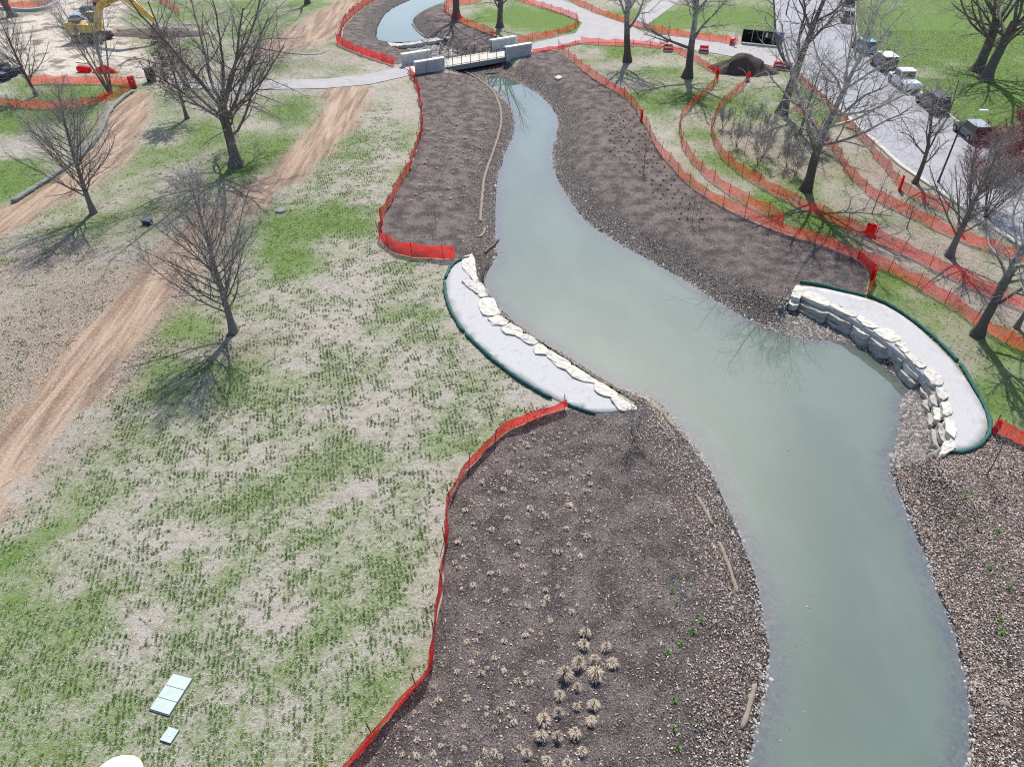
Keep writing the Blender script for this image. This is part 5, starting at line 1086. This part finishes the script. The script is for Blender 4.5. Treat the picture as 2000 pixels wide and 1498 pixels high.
def heap(name, u, v, rx, ry, h, mat, label, cat, seed, rz=0.0):
    k, rr = 40, 12; rg = np.random.default_rng(seed); b = at(u, v); co = []; 
    for j in range(rr):
        t = j / (rr - 1)
        for i in range(k):
            a = 2 * math.pi * i / k; x, y = rx * t * math.cos(a), ry * t * math.sin(a)
            co.append((x, y, 0))
    co = np.array(co); ed = 1 + .42 * (fnoise(co[:, 0] + seed, co[:, 1], .8) - .5) * 2; co[:, :2] *= ed[:, None]
    t = np.repeat(np.linspace(0, 1, rr), k); co[:, 2] = h * (1 - t ** 1.7) * (.8 + .5 * fnoise(co[:, 0], co[:, 1], .7, seed)) + .10 * fnoise(co[:, 0], co[:, 1], 3.0) * (1 - t) - .06 * t
    i = np.arange(k); q = np.concatenate([np.stack([j * k + i, j * k + (i + 1) % k, (j + 1) * k + (i + 1) % k, (j + 1) * k + i], 1)[:, ::-1] for j in range(rr - 1)])
    return tag(link(name, mesh_np(name, co, quads=q, mat=mat, smooth_=True), None, b, (0, 0, rz)), label, cat)
M_PILE = NT('mulch_pile'); p = M_PILE.pos(); c = M_PILE.mix(M_PILE.noise(p, 14, 4, .75), (.03, .025, .022), (.16, .13, .11)); M_PILE.bump(M_PILE.noise(p, 9, 4), .9, .12); M_PILE = M_PILE.fin(c, .95, .1)
heap('mulch_pile', 1452, 140, 3.9, 2.1, 2.1, M_PILE, 'dark mulch pile beside the path above the fences', 'mulch pile', 3, R(-8))
heap('soil_mound', 310, 66, 7.0, 3.0, .5, simple('dark_soil', (.10, .085, .075), .95, .1, 0, .4, 1.2), 'dark disturbed soil mound under the excavator arm', 'soil mound', 5, R(-5))
M_NAVY = simple('navy_cover', (.03, .055, .11), .35, .5, 0, .2); M_NAVY2 = simple('dark_navy', (.015, .022, .045), .6, .3)
car(156, 50, R(25), 4.4, 1.8, 1.5, (.16, .26, .42), 'steel blue car partly hidden behind the excavator', 'sedan')
o = empty('site_skip', at(176, 33), R(15), 'dark blue metal skip behind the excavator boom', 'skip'); MB().box(-.9, .9, -.7, .7, .05, 1.3, .05, (1.15, 1.1)).build('tub', M_NAVY, o); MB().box(-.95, .95, -.7, .7, 1.3, 1.42, .03).build('lid', M_NAVY2, o)
o = empty('compact_loader', at(201, 13), R(-20), 'small red orange machine at the top edge above the excavator', 'machine'); MB().box(-1.3, .9, -.6, .6, .35, 1.2, .1).build('body', simple('machine_red', (.70, .09, .04), .4, .4), o); MB().box(-.4, .5, -.5, .5, 1.2, 1.9, .08).build('cab', M_TRIM, o)
for x in (-.9, .6):
    for s_ in (-1, 1): MB().tube([(x, s_ * .55, .35), (x, s_ * .8, .35)], .35, 14).build('wheel', M_TYRE, o)
def roll_thing(u, v, L, r, rz, mat, label):
    b = at(u, v); m = MB().tube([(-L / 2, 0, r), (-L / 4, .05, r * 1.06), (L / 4, -.04, r * .96), (L / 2, 0, r)], [r * .9, r * 1.05, r, r * .9], 12); o = m.build('netting_roll', mat, None, True, b, (0, 0, rz)); tag(o, label, 'netting roll')
roll_thing(166, 141, 1.7, .34, R(-4), M_NET, 'rolled bundle of red netting on the left verge')
heap('netting_heap', 206, 142, 1.5, .7, .8, M_NET, 'crumpled orange netting heap behind the clump tree', 'netting heap', 9)
o = tag(MB().box(-.85, .85, -.5, .5, .02, .10, .01).build('plywood_sheet', simple('plywood', (.55, .50, .33), .8, .2, 0, .08), None, False, at(163, 122), (0, 0, R(-20))), 'pale plywood sheet lying on the left verge', 'plywood')
rk = random.Random(8)
for i, (u, v, lab) in enumerate([(8,158,'dark pallet stack nearest the left edge of the yard'),(22,150,'dark pallet stack second from the left edge'),(34,143,'dark pallet stack at the right end of the row'),(12,140,'dark pallet stack behind the front row at the left edge')]):
    o = empty('pallet_stack', at(u, v), rk.uniform(-.5, .5), lab, 'pallet stack', 'dark pallet stacks in the yard')
    for k in range(rk.randint(3, 5)):
        MB().box(-.6, .6, -.5, .5, k * .16, k * .16 + .13, .01).build('pallet', M_NAVY2 if k % 2 else simple('weathered_wood', (.12, .12, .14), .9, .1), o)
    MB().box(-.55, .5, -.4, .45, (k + 1) * .16, (k + 1) * .16 + .25, .04).build('wrapped_load', simple('wrapped_load', (.05, .06, .08), .4, .4), o)
tag(MB().box(-.5, .5, -.4, .4, 0, 1.6, .05).build('dark_cabinet', simple('rusty_dark', (.035, .028, .025), .8, .2), None, False, at(297, 160), (0, 0, R(20))), 'dark upright cabinet by the path left of the big tree', 'cabinet')
# ------------------------------------------------------------------ stuff nobody could count: grass, pebbles, litter, straw
rg = np.random.default_rng(77)
VIS = unpl([(-60,150),(2060,150),(2060,1560),(-60,1560)])
def visible(p, m=40):
    d = np.c_[p, np.zeros(len(p)) - CAM_H]; c, s = math.cos(PITCH), math.sin(PITCH)
    zc = d[:, 1] * c - d[:, 2] * s; xc = d[:, 0]; yc = d[:, 1] * s + d[:, 2] * c
    u = 1000 + FOC * xc / zc; v = 749 - FOC * yc / zc
    return (u > -m) & (u < 2000 + m) & (v > -m) & (v < 1498 + m) & (zc > 0)
def sample(poly, cnt):
    lo, hi = poly.min(0), poly.max(0); return lo + rg.random((cnt, 2)) * (hi - lo)
NOGRASS = [BEDS['a'], BEDS['b'], BEDS['c'], BEDS['d'], PLAT_L, PLAT_R, MAIN, ROAD] + list(TRACKS.values()) + list(PATHS.values()) + [inflate(unpl([(340,1316),(377,1326),(331,1398),(293,1386)]), .06), unpl([(331,1420),(351,1427),(334,1453),(313,1446)])]
def open_ground(p, mar=.05):
    k = np.ones(len(p), bool)
    for q in NOGRASS: 
        bb = (p[:, 0] > q[:, 0].min() - 1) & (p[:, 0] < q[:, 0].max() + 1) & (p[:, 1] > q[:, 1].min() - 1) & (p[:, 1] < q[:, 1].max() + 1) & k
        if bb.any(): i = np.where(bb)[0]; k[i[sdf(p[i], q) < mar]] = False
    return k
def blades(pts, z, per, rad, h, w, name, mat, label, lean=.6, tint=None):
    """clumps of pointed blades in one mesh"""
    N = len(pts); P = np.repeat(np.c_[pts, z], per, 0); M = N * per
    az = rg.random(M) * 6.283; sc = np.repeat(rg.uniform(.6, 1.35, N), per); rr = np.sqrt(rg.random(M)) * rad * sc; hh = h * sc * rg.uniform(.5, 1.1, M)
    d = np.c_[np.cos(az), np.sin(az), np.zeros(M)]; s = np.c_[-d[:, 1], d[:, 0], np.zeros(M)] * (w * rg.uniform(.7, 1.3, M))[:, None]
    b = P + d * (rr * .75)[:, None]; tip = P + d * (rr + lean * hh)[:, None]; tip[:, 2] += hh
    co = np.stack([b - s, b + s, tip], 1).reshape(-1, 3)
    at_ = {'tint': np.repeat(np.repeat(rg.random(N) if tint is None else tint, per), 3)}
    o = link(name, mesh_np(name, co, tris=np.arange(M * 3).reshape(-1, 3), mat=mat, attrs=at_)); return tag(o, label, 'grass', kind='stuff')
n = NT('grass_blade'); t = n.attr('tint'); c = n.mix(t, (.038, .092, .016), (.145, .24, .052)); M_GRASS = n.fin(c, .8, .2)
n = NT('lawn_blade'); t = n.attr('tint'); c = n.mix(t, (.085, .15, .03), (.22, .29, .10)); M_GRASS2 = n.fin(c, .8, .2)
n = NT('straw_blade'); t = n.attr('tint'); c = n.mix(t, (.28, .235, .195), (.52, .47, .41)); M_STRAW = n.fin(c, .9, .1)

near = unpl([(-40,420),(760,200),(900,500),(1100,790),(880,970),(860,1200),(830,1320),(620,1560),(-60,1560)])
g = sample(near, 900000); g = g[visible(g, 15)]; g = g[sdf(g, near) < 0]
# drilled in rows: pull most of the plants onto lines 0.2 m apart
ra = R(-14); ca, sa_ = math.cos(ra), math.sin(ra); uu = g[:, 0] * ca - g[:, 1] * sa_; vv = g[:, 0] * sa_ + g[:, 1] * ca
wob = 1.2 * (fnoise(g[:, 0], g[:, 1], .12) - .5); row = np.round((uu + wob) / .2) * .2 - wob; keepr = rg.random(len(g)) < .75; uu = np.where(keepr, row + rg.normal(0, .022, len(g)), uu)
g = np.c_[uu * ca + vv * sa_, -uu * sa_ + vv * ca]
lu, cl, li, sa = fields(g)
loc = fnoise(g[:, 0], g[:, 1], 1.6, 2); loc2 = vnoise(g[:, 0], g[:, 1], 4.0, 5)
pr = np.clip((cl + (loc - .5) * 2.4 + (loc2 - .5) * 1.5 - .20) * 1.2, 0, 1) * (1 - sa) * np.clip(1.2 - lu, .2, 1)
dist = np.hypot(g[:, 0], g[:, 1]); pr *= np.clip(1.15 - dist / 110, .25, 1)
g = g[rg.random(len(g)) < pr * .5]; g = g[open_ground(g)]
if len(g) > 72000: g = g[rg.permutation(len(g))[:72000]]
blades(g, height(g), 8, .050, .045, .016, 'grass_clumps', M_GRASS, 'dark green grass clumps drilled in rows across the straw coloured lawn', .75)
print('clumps', len(g))
# softer lawn grass
g = sample(unpl([(-60,60),(2060,60),(2060,1000),(1400,900),(620,1560),(-60,1560)]), 420000); g = g[visible(g, 15)]; lu, cl, li, sa = fields(g)
g = g[rg.random(len(g)) < np.clip(lu - .25 + (fnoise(g[:, 0], g[:, 1], 1.5) - .5), 0, 1) * (1 - sa)]; g = g[open_ground(g)]; g = g[:42000]
blades(g, height(g), 6, .09, .06, .016, 'lawn_grass', M_GRASS2, 'bright green lawn grass', .8)
# pale straw lying on the lawn
g = sample(near, 150000); g = g[visible(g, 10)]; g = g[open_ground(g)][:60000]
def flecks(pts, z, sz, name, mat, label, asp=.35, tilt=.35, cat='litter', tint=None):
    M = len(pts); az = rg.random(M) * 6.283; s = sz * rg.uniform(.5, 1.5, M)
    d = np.c_[np.cos(az), np.sin(az), rg.normal(0, tilt, M)] * s[:, None]; e = np.c_[-np.sin(az), np.cos(az), rg.normal(0, tilt, M)] * (s * asp)[:, None]
    P = np.c_[pts, z + .03 + sz * .3]
    co = np.stack([P - d, P - e, P + d, P + e], 1).reshape(-1, 3)
    o = link(name, mesh_np(name, co, quads=np.arange(M * 4).reshape(-1, 4), mat=mat, attrs={'tint': np.repeat(rg.random(M) if tint is None else tint, 4)})); return tag(o, label, cat, kind='stuff')
flecks(g, height(g) - .02, .06, 'straw_litter', M_STRAW, 'pale straw scattered over the seeded lawn', .14, .15)
# dead leaves and bark chips
n = NT('dead_leaf'); t = n.attr('tint'); c = n.mix(n.step(t, .3, .9), (.17, .115, .09), (.50, .435, .39)); M_LEAF = n.fin(c, .85, .15)
n = NT('bark_chip'); t = n.attr('tint'); c = n.mix(n.step(t, .25, .95), (.045, .038, .035), (.36, .32, .295)); M_CHIP = n.fin(c, .95, .1)
pts = []
for poly, cnt, kind in ((BEDS['d'], 150000, 1), (BEDS['b'], 70000, 0), (BEDS['c'], 42000, 0), (BEDS['a'], 16000, 0)):
    q = sample(poly, cnt); q = q[visible(q, 10)]; q = q[sdf(q, poly) < -.05]; dm = sd_main(q); q = q[dm > .05]; dm = dm[dm > .05]
    w = .14 + .9 * np.exp(-((dm - 1.4) / 1.3) ** 2) if kind == 0 else .35 + .75 * fnoise(q[:, 0], q[:, 1], .9)
    pts.append(q[rg.random(len(q)) < w * (.35 + 1.0 * fnoise(q[:, 0], q[:, 1], .8, 3))])
q = sample(unpl([(1340,150),(2050,250),(2050,900),(1860,700),(1700,560),(1560,450),(1330,330)]), 60000); q = q[visible(q, 10)]; lu, cl, li, sa = fields(q); q = q[rg.random(len(q)) < li * .8]; q = q[open_ground(q)]; pts.append(q)
q = sample(unpl([(-50,470),(350,470),(300,700),(0,900),(-50,900)]), 40000); lu, cl, li, sa = fields(q); q = q[(rg.random(len(q)) < li * .6) & visible(q, 10)]; q = q[open_ground(q)]; pts.append(q)
q = sample(unpl([(880,128),(1000,128),(1030,165),(960,170),(900,150)]), 6000); q = q[sd_main(q) > 0]; pts.append(q)
for b_ in BEACH:
    q = sample(b_, 2600); q = q[(sdf(q, b_) < 0) & (sd_main(q) > 0) & (sdf(q, PLAT_R) < 1.6)]; pts.append(q)
g = np.vstack(pts); flecks(g, height(g) + .02, .042, 'fallen_leaves', M_LEAF, 'pale and rusty fallen leaves over banks and slopes', .6, .4)
pts = []
for poly, cnt in ((BEDS['b'], 90000), (BEDS['d'], 26000), (BEDS['c'], 50000), (BEDS['a'], 20000)):
    q = sample(poly, cnt); q = q[visible(q, 10)]; q = q[sdf(q, poly) < -.02]; pts.append(q[sd_main(q) > .3])
g = np.vstack(pts); flecks(g, height(g), .038, 'bark_chips', M_CHIP, 'dark shredded bark chips covering the planting beds', .3, .6, 'mulch')
# pebbles on the shores and beaches
n = NT('pebble'); t = n.attr('tint'); c = n.mix(n.step(t, .1, 1.0), (.11, .10, .094), (.42, .395, .375)); n.bump(n.noise(n.pos(), 25, 3), .3, .02); M_PEB = n.fin(c, .9, .15)
def pebbles(pts, z, sz, name, label, lo=0.0, hi=1.0):
    M = len(pts); s = sz * np.exp(rg.normal(0, .38, M)); az = rg.random(M) * 6.283; ca, sa = np.cos(az), np.sin(az)
    base = np.array([(1, 0, 0), (.4, .8, .1), (-.6, .7, -.05), (-1, -.1, .05), (-.35, -.8, 0), (.6, -.7, .05), (.25, .15, .62), (-.3, -.1, .55)])
    tri = np.array([(0, 1, 6), (1, 2, 6), (2, 7, 6), (2, 3, 7), (3, 4, 7), (4, 5, 7), (5, 6, 7), (5, 0, 6)])
    B = base[None] * (1 + rg.normal(0, .14, (M, 8, 3))) * s[:, None, None]; B[..., 1] *= rg.uniform(.6, 1, M)[:, None]
    X = B[..., 0] * ca[:, None] - B[..., 1] * sa[:, None]; Y = B[..., 0] * sa[:, None] + B[..., 1] * ca[:, None]
    co = np.stack([X + pts[:, :1], Y + pts[:, 1:], B[..., 2] + z[:, None]], -1).reshape(-1, 3)
    tr = (tri[None] + (np.arange(M) * 8)[:, None, None]).reshape(-1, 3)
    o = link(name, mesh_np(name, co, tris=tr, mat=M_PEB, attrs={'tint': np.repeat(rg.uniform(lo, hi, M), 8)})); return tag(o, label, 'gravel', kind='stuff')
l = resample(np.vstack([MAIN, MAIN[:1]]), .05); q = l[rg.integers(0, len(l), 90000)] + rg.normal(0, 1, (90000, 2)) * rg.choice([.18, .7, 1.1], 90000)[:, None]
q = q[visible(q, 10)]; dm = sd_main(q); k = (dm > -.22) & (sdf(q, PLAT_L) > .02) & (sdf(q, PLAT_R) > .35); q = q[k & (rg.random(len(q)) < .35 + .65 * vnoise(q[:, 0], q[:, 1], .5))][:24000]
pebbles(q, height(q) + .01, .045, 'shore_gravel', 'pale gravel along the waterline')
qs = [sample(b, 9000) for b in BEACH]; q = np.vstack(qs); q = q[(np.minimum(sdf(q, BEACH[0]), sdf(q, BEACH[1])) < .1) & (sd_main(q) > -.15) & (sdf(q, PLAT_R) > .3)]
pebbles(q, height(q) + .02, .075, 'beach_cobbles', 'coarse pale cobbles on the beach below the boulder wall', 0.0, .72)
rf = unpl([(775,88),(835,84),(885,96),(905,110),(850,118),(800,100)], -.8); q = sample(rf, 4000); q = q[sdf(q, rf) < 0]; pebbles(q, height(q) + .03, .13, 'riffle_cobbles', 'pale cobbles in the dry riffle between weir and bridge')
# bits floating on the water
q = np.array([unp(u, v, WZ) for u, v in [(1582,1162),(1576,1184),(1581,1186),(1580,1197),(1574,1211),(1575,1222),(1556,1260),(1578,1250),(1572,1389),(1524,1446),(1542,1423),(1384,806),(1386,845),(1360,740),(1350,690),(1540,880),(1720,706),(1735,720),(1330,870),(1190,560),(1100,470),(1024,410),(1037,443),(1010,467),(1500,760)]])
o = flecks(q, np.full(len(q), WZ) - .03, .045, 'floating_leaves', M_LEAF, 'single leaves floating on the creek', .7, .02)
